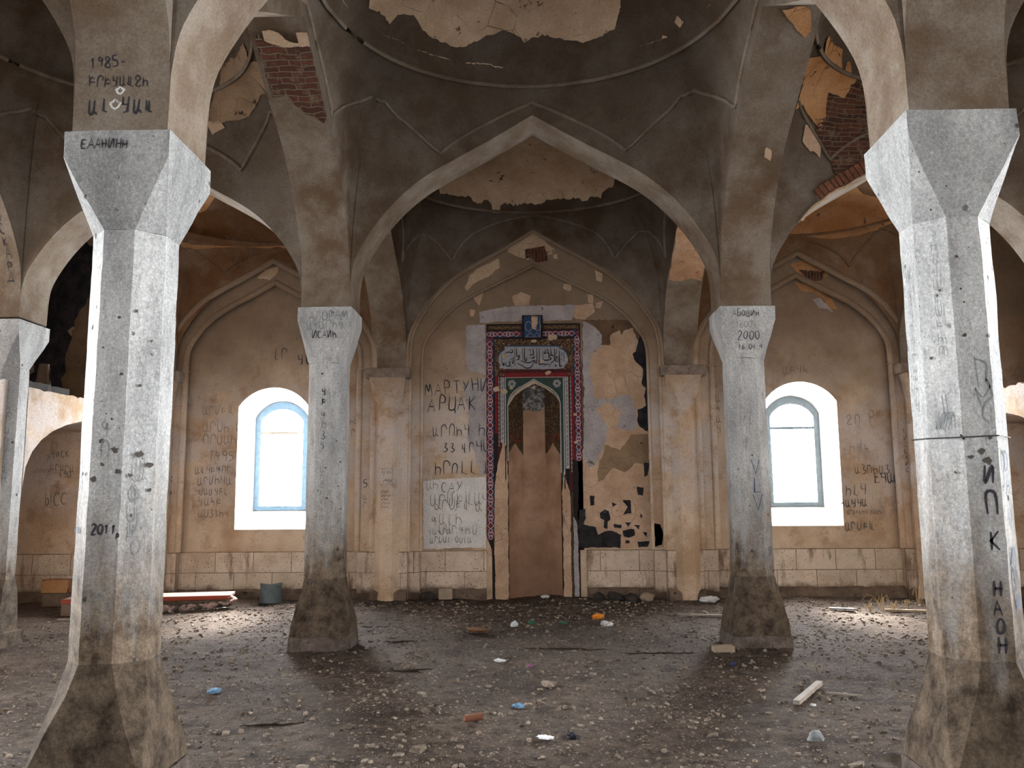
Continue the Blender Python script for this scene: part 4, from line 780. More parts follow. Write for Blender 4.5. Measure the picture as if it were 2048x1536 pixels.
g.tube(r_, .018, 6); o = g.mk('broken_plaster_edge', 'cream', arR); bumpy(o, .02, 9, 4)

# ------------------------------------------------------------------ flat strokes
def ribbon(g, pts, w_, fn, taper=False):
    P = [Vector(p) for p in pts]; n = len(P)
    if n < 2: return
    base = len(g.v)
    for i in range(n):
        d = (P[min(i + 1, n - 1)] - P[max(i - 1, 0)])
        if d.length < 1e-9: d = Vector((1, 0))
        d.normalize(); q = Vector((-d.y, d.x)) * (w_ * .5 * (1 if not taper else (.6 + .8 * math.sin(math.pi * i / (n - 1)))))
        g.v.append(fn(P[i].x + q.x, P[i].y + q.y)); g.v.append(fn(P[i].x - q.x, P[i].y - q.y))
    for i in range(n - 1): g.f.append((base + 2 * i, base + 2 * i + 1, base + 2 * i + 3, base + 2 * i + 2))
def smoothline(pts, k=5):
    if len(pts) < 3: return pts
    out = []
    for i in range(len(pts) - 1):
        p0 = pts[max(i - 1, 0)]; p1 = pts[i]; p2 = pts[i + 1]; p3 = pts[min(i + 2, len(pts) - 1)]
        for j in range(k):
            t = j / k; out.append(tuple(.5 * (2 * p1[q] + (p2[q] - p0[q]) * t + (2 * p0[q] - 5 * p1[q] + 4 * p2[q] - p3[q]) * t * t + (3 * p1[q] - p0[q] - 3 * p2[q] + p3[q]) * t ** 3) for q in (0, 1)))
    out.append(pts[-1]); return out

# ------------------------------------------------------------------ mihrab
for nm, c in (('m_black', (.022, .016, .016)), ('m_maroon', (.07, .018, .022)), ('m_red', (.20, .02, .022)), ('m_blue', (.03, .065, .15)), ('m_plate', (.33, .34, .38)), ('m_line', (.52, .52, .52)),
              ('m_gold', (.30, .19, .08)), ('m_green', (.035, .062, .052)), ('m_pale', (.42, .42, .42)), ('m_purple', (.16, .035, .075)), ('m_brown', (.075, .045, .028))):
    MAT[nm] = plain('mihrab_paint' + nm[1:], c, .75, 0, .3, 22)
def m_ornate():
    t = NT('brown_and_gold_painted_ornament', .8)
    v = t.voro(26); v2 = t.voro(48)
    a = t.mix(t.ramp(v, .30, .36), (.20, .13, .06), (.05, .028, .018))
    a = t.mix(t.ramp(v2, .14, .18, 1, 0), a, (.10, .018, .014))
    a = t.mix(t.ramp(t.voro(20, feat='DISTANCE_TO_EDGE'), .0, .05, .75, 0), a, (.26, .20, .12))
    a = t.mix(t.ramp(t.noise(8, 5), .62, .66), a, (.42, .33, .24))
    return t.color(a)
MAT['ornate'] = m_ornate()
def m_niche():
    t = NT('niche_with_worn_painting', .85)
    x, y, z = t.sep()[:3]
    v = t.voro(15, t.map(t.pos, (1.5, 1, 1))); ed = t.voro(15, t.map(t.pos, (1.5, 1, 1)), feat='DISTANCE_TO_EDGE')
    p = t.mix(t.ramp(v, .28, .36), (.13, .075, .035), (.035, .02, .014))
    p = t.mix(t.ramp(ed, 0, .05, .8, 0), p, (.24, .17, .10))
    red = t.math('MULTIPLY', t.ramp(t.math('ABSOLUTE', t.math('SUBTRACT', z, 2.57)), .03, .09, .8, 0), t.ramp(t.noise(9), .45, .55))
    p = t.mix(red, p, (.16, .03, .015))
    grey = t.mix(t.ramp(t.noise(16, 5), .45, .6), (.07, .07, .07), (.28, .27, .27))
    mid = t.ramp(t.math('ABSOLUTE', t.math('ADD', x, .02)), .18, .185, 1, 0)
    p = t.mix(mid, p, grey)
    tan = t.mix(t.ramp(t.noise(3, 6), .36, .66), (.27, .16, .10), (.44, .29, .20))
    low = t.ramp(t.math('ADD', z, t.math('MULTIPLY', t.noise(2, 5), .5)), 1.5, .3, 0, .75)
    tan = t.mix(low, tan, (.21, .12, .075))
    tan = t.mix(t.ramp(t.voro(10), .05, .08, 1, 0), tan, (.12, .075, .05))
    # height down to which the painting survives: lower at the sides, high in the middle, lobed
    ax = t.math('ABSOLUTE', t.math('ADD', x, .02))
    lobe = t.math('MULTIPLY', t.math('ABSOLUTE', t.math('SUBTRACT', ax, .31)), 1.6)
    lim = t.math('SUBTRACT', 2.50, lobe)
    lim = t.math('ADD', t.math('MULTIPLY', lim, t.math('SUBTRACT', 1, mid)), t.math('MULTIPLY', mid, 3.06))
    e = t.math('SUBTRACT', z, t.math('ADD', lim, t.math('MULTIPLY', t.math('SUBTRACT', t.noise(9, 5), .5), .14)))
    a = t.mix(t.ramp(e, -.004, .004), tan, p)
    t.bump(t.noise(10, 6, .7), .5, .015)
    return t.color(a)
MAT['niche'] = m_niche()
mih = empty('mihrab', (0, YP, 0)); tag(mih, 'tall painted mihrab niche in the middle of the far wall, its plaster hacked away below', 'mihrab')
mo = Vector((0, YP, 0))
def mm(g, name, mat, parent=None, smooth=None):
    par = parent or mih; off = mo
    g.v = [tuple(Vector(v) - off) for v in g.v]
    return g.mk(name, mat, par, smooth)
FP = lambda dep: (lambda a, b, e=0: (a, YP - dep - e, b))
def rect(x0, x1, z0, z1): return [(x0, z0), (x1, z0), (x1, z1), (x0, z1)]
archl = [(-.44, 3.12), (-.405, 3.24), (-.30, 3.36), (-.155, 3.445), (-.015, 3.53), (.125, 3.445), (.27, 3.36), (.375, 3.24), (.41, 3.12)]
def nhole(z0): return [(-.44, z0)] + archl + [(.41, z0)]
def flat(name, mat, outer, dep, th=.008, holes=(), parent=None, j=0):
    g = G(); o_ = jag(outer, .012, .02, j) if j else outer
    g.poly([o_] + list(holes), (lambda a, b, e: (a, YP - dep + e, b)), th); return mm(g, name, mat, parent)
# niche body
g = G(); prof = [(-.44, 0.0), (-.44, 1.0), (-.44, 2.0), (-.44, 2.6)] + archl[:5]
rowsL = [(p[0], p[1], abs(p[0] + .015) / .425) for p in prof]
plan = [(-1, 0), (-.99, .05), (-.45, .33), (-.43, .34), (.43, .34), (.45, .33), (.99, .05), (1, 0)]
rows = []
for (x, z, k) in rowsL: rows.append([(-.015 + .425 * u * k, YP + dq * (k ** .7 if k > 0 else 0), z) for u, dq in plan])
g.sheet(rows); mm(g, 'niche', 'niche', None, 20)
# frame sheets from back to front
pts_out = [(-.80, .77), (-.80, 4.47), (-.185, 4.47), (.765, 4.47), (.755, .77)]
flat('dark_frame', 'm_black', [(-.41 - .03, .0), (-.80 + .09, .0), (-.715, .77), (-.80, 1.0), (-.795, 4.475), (.765, 4.475), (.765, .77), (.70, .77), (.70, 0), (.41, 0)] + archl[::-1], .006, .010)
flat('ornament_panel', 'ornate', rect(-.66, .645, 3.60, 4.215), .014)
flat('red_strip', 'm_red', rect(-.50, .55, 3.575, 3.645), .020)
flat('maroon_strip', 'm_maroon', rect(-.57, .60, 3.645, 3.70), .018)
for sx, zlo in ((-1, 2.15), (1, 1.72)):
    a = -.655 if sx < 0 else .60
    flat('red_strip', 'm_red', jag(rect(a, a + .04, zlo + .5, 3.60), .01, .03, 2), .016)
    a = -.615 if sx < 0 else .545
    flat('maroon_strip', 'm_maroon', rect(a, a + .055, zlo, 3.60), .017)
    a = -.565 if sx < 0 else .49
    flat('calligraphy_strip', 'm_pale', rect(a, a + .06, zlo + .35, 3.58), .020)
    g = G(); z = zlo + .4
    while z < 3.55:
        x = a + .03; ribbon(g, smoothline([(x - .018, z), (x + .015, z + .02), (x - .01, z + .035), (x + .018, z + .055)], 3), .007, FP(.023)); z += .075
    mm(g, 'strip_lettering', 'm_black')
    g = G(); xx = -.60 + .01 if sx < 0 else .60 - .012
    z = zlo + .3
    while z < 3.55: ribbon(g, [(xx - .012, z), (xx + .012, z)], .008, FP(.022)); z += .07
    ribbon(g, [(xx + sx * -.0, zlo + .3), (xx, 3.58)], .006, FP(.0225)); mm(g, 'white_edge_line', 'm_line')
# green field above the arch, with rosettes
flat('green_spandrel', 'm_green', [(-.485, 2.25), (-.485, 3.565), (.47, 3.565), (.47, 1.9), (.41, 1.9)] + archl[::-1] + [(-.44, 2.25)], .022)
g = G(); ribbon(g, [(-.485, 1.9), (-.485, 3.57), (.472, 3.57), (.472, 1.75)], .016, FP(.026))
ribbon(g, [(-.445, 2.2), (-.445, 2.9)] + smoothline([(-.445, 3.12), (-.41, 3.25), (-.305, 3.37), (-.155, 3.455), (-.015, 3.54)], 4) + smoothline([(-.015, 3.54), (.125, 3.455), (.275, 3.37), (.38, 3.25), (.415, 3.12)], 4)[1:] + [(.415, 2.0)], .013, FP(.027))
mm(g, 'white_arch_outline', 'm_line')
for cx in (-.375, .365):
    g = G()
    for rr, ph in ((.05, 0), (.05, .4), (.028, .2)):
        ribbon(g, [(cx + rr * (1 + .28 * math.cos(6 * q)) * math.cos(q + ph), 3.465 + rr * (1 + .28 * math.cos(6 * q)) * math.sin(q + ph)) for q in [2 * math.pi * i / 48 for i in range(49)]], .008, FP(.026))
    mm(g, 'rosette', 'm_pale')
# tile border with chained rings and lozenges
def border(x0, z0, x1, z1, wd, name='tile_border', blueside=1):
    L = math.hypot(x1 - x0, z1 - z0); ux, uz = (x1 - x0) / L, (z1 - z0) / L; nx, nz = -uz, ux
    def Q(s, t, d): return (x0 + ux * s + nx * t, YP - d, z0 + uz * s + nz * t)
    g = G(); g.poly([jag([(0, -wd / 2), (L, -wd / 2), (L, wd / 2), (0, wd / 2)], .004, .05, 1)], (lambda a, b, e: Q(a, b, .013 - e)), .008)
    gb, gr, gw, gg = G(), G(), G(), G(); per = .27; s = .08; k = 0
    while s < L - .04:
        h = wd / 2
        # blue scallop at the inner side
        gb.poly([[(s + per * .5 + .07 * math.cos(q), blueside * h * (1 - .95 * abs(math.sin(q)))) for q in [math.pi * i / 8 for i in range(9)]]], (lambda a, b, e: Q(a, b, .0145 - e)), 0)
        for dd in (0, .05, -.05):
            ribbon(gw, [(s + dd + .036 * math.cos(q), .036 * math.sin(q) * (1.15 if dd == 0 else .8)) for q in [2 * math.pi * i / 14 for i in range(15)]], .009, (lambda a, b: Q(a, b, .0165)))
        c = s + per / 2
        if c < L - .03:
            gr.poly([[(c - .04, 0), (c, h * .62), (c + .04, 0), (c, -h * .62)]], (lambda a, b, e: Q(a, b, .016 - e)), 0)
            ribbon(gw, [(c - .055, 0), (c - .02, h * .55), (c, h * .85), (c + .02, h * .55), (c + .055, 0), (c + .02, -h * .55), (c, -h * .85), (c - .02, -h * .55), (c - .055, 0)], .009, (lambda a, b: Q(a, b, .0165)))
        s += per; k += 1
    verts, faces, idx = [], [], []
    for q, (gg_, mt) in enumerate(((g, 'm_purple'), (gb, 'm_blue'), (gr, 'm_red'), (gw, 'm_line'))):
        n0 = len(verts); verts += [tuple(Vector(v) - mo) for v in gg_.v]; faces += [tuple(i + n0 for i in f) for f in gg_.f]; idx += [q] * len(gg_.f)
    o = mk(name, verts, faces, 'm_purple', mih)
    for mt in ('m_blue', 'm_red', 'm_line'): o.data.materials.append(MAT[mt])
    for p, q in zip(o.data.polygons, idx): p.material_index = q
border(-.735, .95, -.735, 4.24, .115, blueside=-1)
border(.705, 2.2, .705, 4.24, .105, blueside=1)
border(-.78, 4.30, -.20, 4.30, .10, blueside=-1)
border(.14, 4.30, .75, 4.30, .10, blueside=-1)
# top inscription strip
for x0, x1 in ((-.77, -.21), (.15, .74)):
    flat('inscription_strip', 'm_brown', rect(x0, x1, 4.375, 4.445), .014)
    g = G(); x = x0 + .02; random.seed(5)
    while x < x1 - .02:
        ribbon(g, smoothline([(x, 4.39 + .04 * random.random()), (x + .012, 4.385 + .05 * random.random()), (x + .03, 4.385 + .03 * random.random())], 3), .006, FP(.017)); x += .024
    mm(g, 'inscription_lettering', 'm_gold')
# cartouche with calligraphy
car = flat('cartouche', 'm_plate', smoothline(CARTOUCHE + CARTOUCHE[:1], 3)[:-1], .030, .012)
g = G()
for s in CALLIG: ribbon(g, smoothline(s, 4), .0135, (lambda a, b: (a, -.0325, b)), True)
g.mk('calligraphy', 'm_black', car)
g = G(); ribbon(g, [(p[0], p[1] + .012) for p in CARTOUCHE[:6]], .02, (lambda a, b: (a, -.031, b))); ribbon(g, [(p[0] - .006, p[1] + .01) for p in CARTOUCHE[-4:]], .015, (lambda a, b: (a, -.031, b))); g.mk('blue_edge', 'm_blue', car)
# little projecting plaque on top
pq = flat('plaque', 'm_black', rect(-.20, .145, 4.20, 4.61), .045, .045)
g = G(); g.poly([rect(-.165, .11, 4.235, 4.595)], (lambda a, b, e: (a, -.047, b)), 0); g.mk('blue_field', 'm_blue', pq)
g = G()
for cx, r_ in ((-.09, .055), (.06, .05)): ribbon(g, [(cx + r_ * math.cos(q), 4.42 + r_ * 1.5 * math.sin(q)) for q in [2 * math.pi * i / 16 for i in range(17)]], .007, lambda a, b: (a, -.049, b))
ribbon(g, [(-.13, 4.25), (-.06, 4.32), (.0, 4.25), (.05, 4.32), (.09, 4.25)], .008, lambda a, b: (a, -.049, b)); ribbon(g, [(-.15, 4.24), (.1, 4.24), (.1, 4.59)], .006, lambda a, b: (a, -.049, b)); g.mk('pale_lines', 'm_pale', pq)
g = G(); g.poly([jag([(-.05, 4.60), (.065, 4.60), (.06, 4.45), (.035, 4.36), (-.03, 4.38), (-.045, 4.5)], .015, .02, 2)], (lambda a, b, e: (a, -.054 + e, b)), .006); g.mk('chipped_plaster', 'cream', pq)
# bare strips where the painting is hacked off
flat('bare_strip', 'bare', [(-.66, 0), (-.45, 0), (-.45, 1.9), (-.47, 2.45), (-.52, 2.55), (-.60, 2.2), (-.665, 1.8), (-.68, .8)], .026, .02, j=1.3)
flat('bare_strip', 'bare', [(.43, 0), (.56, 0), (.555, 1.7), (.50, 1.85), (.455, 2.05), (.425, 1.7)], .026, .02, j=2.3)
flat('bare_strip', 'greyplaster', [(.58, 0.05), (.68, .05), (.66, 1.2), (.60, 1.3)], .024, .018, j=5.3)
flat('bare_strip', 'm_brown', [(.56, .05), (.60, .05), (.60, 1.7), (.565, 1.7)], .028, .02, j=7.3)
for i, (x, z, r_) in enumerate(((-.01, 4.17, .045), (.22, 3.64, .05), (-.24, 4.05, .028), (-.50, 3.93, .05), (-.63, 3.38, .06), (-.50, 3.34, .055), (.12, 3.84, .035), (.52, 3.86, .03), (.66, 2.5, .035), (.30, 4.235, .07), (-.38, 3.40, .03), (.655, 2.95, .03), (-.02, 3.40, .035))):
    n_ = 9; lp = [(x + r_ * (.7 + .5 * random.random()) * math.cos(2 * math.pi * q / n_), z + r_ * (.5 + .5 * random.random()) * math.sin(2 * math.pi * q / n_)) for q in range(n_)]
    flat('chipped_plaster', 'cream', lp, .036 if abs(x) < .6 and 3.6 < z < 4.2 else .030, .012, j=i + 1)

# ------------------------------------------------------------------ handwriting
ST = {
'0': [[(.5, 1), (.15, .75), (.15, .25), (.5, 0), (.85, .25), (.85, .75), (.5, 1)]], '1': [[(.25, .75), (.55, 1), (.5, 0)]],
'2': [[(.15, .8), (.5, 1), (.85, .75), (.15, 0), (.9, .05)]], '3': [[(.2, .9), (.8, .85), (.45, .55), (.85, .3), (.4, 0), (.1, .15)]],
'4': [[(.3, 1), (.15, .45), (.85, .5)], [(.75, 1), (.7, 0)]], '5': [[(.85, 1), (.25, .98), (.2, .6), (.75, .55), (.8, .15), (.15, 0)]],
'6': [[(.8, 1), (.25, .6), (.2, .1), (.75, .05), (.75, .45), (.25, .4)]], '8': [[(.5, .55), (.2, .8), (.5, 1), (.8, .8), (.5, .55), (.15, .25), (.5, 0), (.85, .25), (.5, .55)]], '7': [[(.15, 1), (.85, .98), (.4, 0)]], 'Е': [[(.85, 1), (.2, .98), (.2, 0), (.85, .02)], [(.2, .5), (.7, .5)]],
'9': [[(.8, .8), (.4, 1), (.2, .65), (.75, .6), (.8, .85), (.7, 0)]],
'.': [[(.4, .0), (.5, .06)]], '-': [[(.2, .5), (.8, .52)]],
'А': [[(0, 0), (.5, 1), (.95, 0)], [(.2, .4), (.8, .42)]], 'М': [[(0, 0), (.25, 1), (.5, .35), (.8, 1), (1, 0)]], 'Р': [[(.2, 0), (.22, 1), (.75, .9), (.7, .5), (.22, .5)]],
'Т': [[(0, 1), (1, .97)], [(.5, 1), (.48, 0)]], 'У': [[(.1, 1), (.5, .5)], [(.95, 1), (.2, 0)]], 'Н': [[(.15, 1), (.15, 0)], [(.85, 1), (.85, 0)], [(.15, .5), (.85, .5)]],
'И': [[(.15, 1), (.15, 0), (.85, 1), (.85, 0)]], 'К': [[(.2, 1), (.2, 0)], [(.9, 1), (.2, .5), (.95, 0)]], 'П': [[(.15, 0), (.15, 1), (.85, 1), (.85, 0)]], 'С': [[(.9, .85), (.4, 1), (.1, .5), (.4, 0), (.9, .12)]],
'Г': [[(.15, 0), (.2, 1), (.85, .98)]], 'Ц': [[(.15, 1), (.15, .1), (.8, .1), (.8, 1)], [(.8, .1), (.9, -.2)]], 'В': [[(.2, 0), (.2, 1), (.7, .85), (.25, .52), (.8, .3), (.2, 0)]], 'Б': [[(.8, 1), (.2, 1), (.2, 0), (.8, .1), (.7, .5), (.2, .5)]],
'О': [[(.5, 1), (.12, .6), (.3, .05), (.8, .15), (.85, .75), (.5, 1)]], 'Ш': [[(.05, 1), (.05, 0), (.95, 0), (.95, 1)], [(.5, 0), (.5, 1)]], 'Л': [[(0, 0), (.45, 1), (.9, 0)]], 'Я': [[(.85, 0), (.85, 1), (.3, .9), (.3, .55), (.85, .5)], [(.6, .5), (.1, 0)]],
'Ы': [[(.1, 1), (.1, 0), (.5, .05), (.5, .5), (.1, .5)], [(.85, 1), (.85, 0)]], 'Д': [[(0, -.15), (.05, 0), (.95, 0), (1, -.15)], [(.15, 0), (.5, 1), (.85, 0)]], 'V': [[(0, 1), (.45, 0), (.95, 1)]], 'L': [[(.2, 1), (.2, 0), (.9, 0)]], 'г': [[(.2, 0), (.2, .6), (.7, .6)]],
'D': [[(.2, 0), (.2, 1), (.75, .8), (.8, .25), (.2, 0)]],
'Ա': [[(.08, 1), (.1, .2), (.35, 0), (.6, .2), (.62, 1)], [(.62, .25), (1, 0)]], 'Ր': [[(.15, 0), (.15, .8), (.4, 1), (.75, .9), (.85, .6)]], 'Ի': [[(.15, 1), (.15, 0)], [(.15, .5), (.5, .65), (.85, .5), (.85, 0)]],
'Ո': [[(.15, 0), (.15, .7), (.45, 1), (.8, .7), (.8, 0)]], 'Ս': [[(.12, 1), (.15, .25), (.45, 0), (.8, .25), (.82, 1)]], 'Մ': [[(.1, 1), (.1, .2), (.4, 0), (.6, .3), (.65, .9), (.95, 1)]], 'Ե': [[(.15, 1), (.15, 0)], [(.15, .35), (.9, .35)], [(.15, .5), (.5, .8), (.8, .6)]],
'Ն': [[(.15, 1), (.2, .2), (.5, .1)], [(.5, .9), (.5, .1), (.95, 0)]], 'Գ': [[(.4, 1), (.1, .7), (.4, .45), (.65, .8), (.6, 0)], [(.6, .45), (.95, .45)]], 'Լ': [[(.3, 1), (.28, .1), (.8, 0)]], 'Կ': [[(.15, 1), (.2, .5), (.75, .5)], [(.75, 1), (.75, 0)]],
'Յ': [[(.2, 1), (.7, .95), (.5, .55), (.85, .3), (.5, 0), (.1, .15)]], 'Ժ': [[(.1, .9), (.2, .4), (.6, .4)], [(.5, 1), (.45, 0), (.9, .1)]], 'Վ': [[(.15, 1), (.2, .55), (.75, .5)], [(.75, 1), (.7, .1), (.3, 0)]], 'Հ': [[(.2, 1), (.25, .3), (.6, .5), (.85, 0)]],
'Է': [[(.15, 1), (.15, 0), (.85, .05)], [(.15, .55), (.7, .55)]], 'Տ': [[(.2, .9), (.6, 1), (.5, .6), (.85, .3), (.3, 0), (.1, .2)]], 'Ղ': [[(.1, .9), (.4, 1), (.5, .6), (.5, 0)], [(.5, .2), (.9, .2)]], 'Ֆ': [[(.5, 1), (.5, 0)], [(.5, .5), (.15, .5), (.5, .9), (.85, .5), (.5, .3)]],
'Ց': [[(.5, .45), (.15, .75), (.5, 1), (.8, .7), (.5, .45), (.2, .1), (.7, 0), (.9, .2)]], 'Թ': [[(.3, 0), (.3, .9), (.7, 1), (.85, .6), (.3, .5), (.9, .35)]], 'Օ': [[(.5, 1), (.15, .5), (.5, 0), (.85, .5), (.5, 1)]], 'թ': [[(.3, -.3), (.3, .5), (.7, .55), (.75, .2), (.3, .1), (.9, .0)]], 'р': [[(.3, -.35), (.3, .5), (.75, .45), (.7, .1), (.3, .1)]],
'Ҩ': [[(.5, 1), (.2, .6), (.1, .1), (.9, .1)], [(.5, 1), (.8, .5)]],
}
def write(text, h, w_, fn, vert=0, ang=0, seed=0, adv=.72):
    """strokes of a line of handwriting; fn maps (right, up) metres from the start to 3D"""
    rnd = random.Random(seed * 17 + len(text)); g = G(); x = 0; y = 0; ca, sa = math.cos(math.radians(ang)), math.sin(math.radians(ang))
    for ch in text:
        if ch == ' ':
            if vert: y -= h * .6
            else: x += h * .5
            continue
        sl = (rnd.random() - .4) * .25; hs = h * (.85 + .3 * rnd.random()); dy = (rnd.random() - .5) * h * .15
        for st in ST.get(ch, ST['Ի']):
            pts = [(x + (p[0] * .62 + p[1] * sl * .5) * hs + (rnd.random() - .5) * h * .05, y + dy + p[1] * hs + (rnd.random() - .5) * h * .05) for p in st]
            pts = smoothline(pts, 4) if len(pts) > 3 else pts
            if ang: pts = [(p[0] * ca - p[1] * sa, p[0] * sa + p[1] * ca) for p in pts]
            if len(pts) == 2: pts = [pts[0], ((pts[0][0] + pts[1][0]) / 2 + .02 * h, (pts[0][1] + pts[1][1]) / 2), pts[1]]
            ribbon(g, pts, w_, fn, True)
        if vert: y -= h * 1.25
        else: x += h * adv
    return g
for i, (txt, x, z, h, ang, Y, ink, w_, vert) in enumerate(GRAF):
    g = write(txt, h, w_, (lambda a, b: (x + a, Y - (.010 if Y == 13.8 else .006), z + b)), vert, ang, i)
    g.mk('graffiti', ink, wb)
def face_fn(col, side, x0, z0, k=0, off=.0085):
    """maps on to shaft facet: 0 front, 1 front-right, -1 front-left, 2 right"""
    a = math.radians(45 * k); hs = .2163 + off
    n = Vector((math.sin(a), -math.cos(a), 0)); r = Vector((math.cos(a), math.sin(a), 0))
    return lambda u, v: tuple(n * hs + r * (x0 + u) + Vector((0, 0, z0 + v)))
def colwrite(col, txt, x0, z0, h, w_, ink, k=0, vert=0, ang=0, seed=1, off=.0085, adv=.72):
    write(txt, h, w_, face_fn(col, 0, x0, z0, k, off), vert, ang, seed, adv).mk('graffiti', ink, columns[col])
colwrite('NL', '2011', -.062, 1.425, .05, .009, 'ink', 0, seed=3); colwrite('NL', 'р', .075, 1.405, .04, .007, 'ink', 0, seed=3); colwrite('NL', '13.04.', -.085, 1.43, .032, .005, 'blueink', -1, seed=5, adv=.5)
colwrite('NL', 'ԱԵՄՕ', -.03, 1.72, .11, .004, 'faintgrey', 1, 1, seed=6); colwrite('NL', 'ՕՍԵ', -.05, 1.6, .09, .006, 'faintgrey', 1, 1, seed=7); colwrite('NL', 'ԳՈ', -.04, 1.95, .09, .004, 'faintgrey', 0, 1, seed=9)
for ch, z in (('И', 1.655), ('П', 1.50), ('К', 1.305), ('Н', 1.075), ('А', .975), ('О', .885), ('Н', .785)):
    colwrite('NR', ch, -.005, z, (.10 if z > 1.2 else .075), .012, 'ink', 0, seed=int(z * 50))
for ch, z in (('D', 1.72), ('А', 1.60), ('V', 1.42), ('И', 1.22), ('D', 1.09), ('М', .96)):
    colwrite('NR', ch, -.045, z, .11, .010, 'blueink', 1, seed=int(z * 40))
g = G(); f_ = face_fn('NR', 0, 0, 0, 0)
for s in ([(.0, 2.35), (.01, 2.17)], [(.0, 2.33), (.06, 2.3), (.05, 2.2)], [(-.01, 2.17), (.03, 2.12), (.07, 2.18), (.05, 2.22), (.08, 2.13), (.04, 2.09), (.02, 2.02), (.05, 1.98)], [(-.01, 2.17), (.02, 2.06)]): ribbon(g, smoothline(s, 4), .007, f_, True)
f_ = face_fn('NR', 0, 0, 0, -1)
for q in range(6): ribbon(g, smoothline([(.0 + .04 * math.cos(q + .3 * j), 2.0 + .045 * math.sin(q * 1.3 + .9 * j)) for j in range(6)], 3), .005, f_, True)
ribbon(g, [(.0, 2.14), (.01, 2.0)], .01, f_, True); g.mk('graffiti', 'faintgrey', columns['NR'])
colwrite('NR', 'ԱՐՄԵԿԻՍՈՐԱԿԻԱՐ', -.02, 2.85, .05, .004, 'faintgrey', -2, 1, seed=13); colwrite('NR', 'ԻԼՎԱՐՍԵԻՈ', .0, 2.95, .06, .004, 'faintgrey', -1, 1, seed=12)
colwrite('ML', 'ՎԵ', -.03, 2.76, .09, .011, 'ink', 0, 1, seed=15); colwrite('ML', 'ԳԻ', -.03, 2.5, .09, .009, 'faintgrey', 0, 1, seed=16); colwrite('ML', 'ՅՎ', -.03, 2.26, .08, .007, 'blueink', 0, 1, seed=17)
colwrite('ML', 'ԱՐՄԵՆԿԻ', -.03, 1.9, .07, .006, 'faintgrey', 0, 1, seed=18)
colwrite('MR', 'VLV', -.01, 1.84, .16, .013, 'blueink', 0, 1, seed=19); colwrite('MR', 'И', -.02, .95, .1, .007, 'blueink', 1, seed=19); colwrite('SL', 'ԱՐՍԻՄԵՆԿ', -.03, 2.6, .09, .006, 'faintgrey', 1, 1, seed=20)
# lettering on the capitals (block face is vertical, the taper below leans back)
def cap_fn(x0, z0, zt=3.70):
    def f(u, v):
        z = z0 + v; zb = zt - .155; y = .303 if z > zb else .303 - (zb - z) / (zb - 3.13) * (.303 - .2155)
        return (x0 + u, -y - .012, z)
    return f
for txt, x0, z0, h, w_, c, zt, ink in (('АБОШИН', -.17, 3.585, .07, .006, 'MR', 3.70, 'ink'), ('1600', -.14, 3.46, .065, .005, 'MR', 3.70, 'faintgrey'), ('2000', -.12, 3.33, .09, .007, 'MR', 3.70, 'ink'), ('16.04.4', -.11, 3.22, .055, .006, 'MR', 3.70, 'ink'),
                                ('ԱԳԱՐԻԿ', -.20, 3.50, .10, .007, 'ML', 3.755, 'faintgrey'), ('АЛОРАМ', -.17, 3.60, .10, .010, 'ML', 3.755, 'faintgrey'), ('ИСАИЩ', -.14, 3.40, .08, .008, 'ML', 3.755, 'ink'), ('ЕААНИНН', -.20, 3.575, .055, .006, 'NL', 3.685, 'ink')):
    write(txt, h, w_, cap_fn(x0, z0, zt), seed=len(txt) * 3).mk('graffiti', ink, columns[c])
# bullet pocks and gouges in the shafts
MAT['pock'] = plain('dark_stone_pock', (.10, .09, .08), .95, 0, .4, 40)
rp = random.Random(12)
for cn, lst in (('NL', [(0, .03, 2.62, .010), (0, -.05, 2.45, .009), (0, .06, 2.30, .012), (0, .02, 2.05, .008), (0, -.03, 1.93, .018), (0, .05, 1.88, .022), (0, .07, 1.76, .020), (0, -.06, 1.72, .018), (0, -.02, 1.80, .012), (1, -.06, 2.66, .014), (1, .03, 2.50, .010), (1, -.02, 2.24, .012), (1, .0, 1.86, .026), (1, .05, 1.80, .024), (1, -.05, 1.74, .016), (1, .06, 1.66, .014), (-1, .0, 1.75, .016), (1, -.03, 1.52, .012)]),
                ('NR', [(-1, .03, 2.72, .010), (-1, -.04, 2.35, .012), (0, -.04, 2.46, .014), (0, .0, 1.83, .020), (0, .03, 1.78, .026), (0, -.06, 1.80, .016), (-1, .04, 1.72, .010), (0, .05, 1.90, .012), (0, -.05, 2.9, .010)]),
                ('ML', [(0, -.03, 3.00, .016), (0, .03, 1.95, .012), (1, -.03, 2.25, .012), (1, .03, 2.02, .014), (0, .05, 1.62, .014), (1, .0, 1.75, .012), (0, -.05, 1.7, .010), (1, .04, 1.5, .012)]),
                ('MR', [(0, .0, 2.05, .014), (0, -.05, 1.5, .012), (-1, .02, 1.9, .010), (1, .02, 1.4, .010)])):
    for k, u, z, r in lst:
        n_ = 9; lp = [(r * (.4 + .75 * rp.random()) * math.cos(2 * math.pi * q / n_) * 1.15, r * (.35 + .75 * rp.random()) * math.sin(2 * math.pi * q / n_)) for q in range(n_)]
        f_ = face_fn(cn, 0, u, z, k, .0075); g = G(); g.poly([lp], (lambda a, b, e: f_(a, b)), 0); g.mk('pock_mark', 'pock', columns[cn])
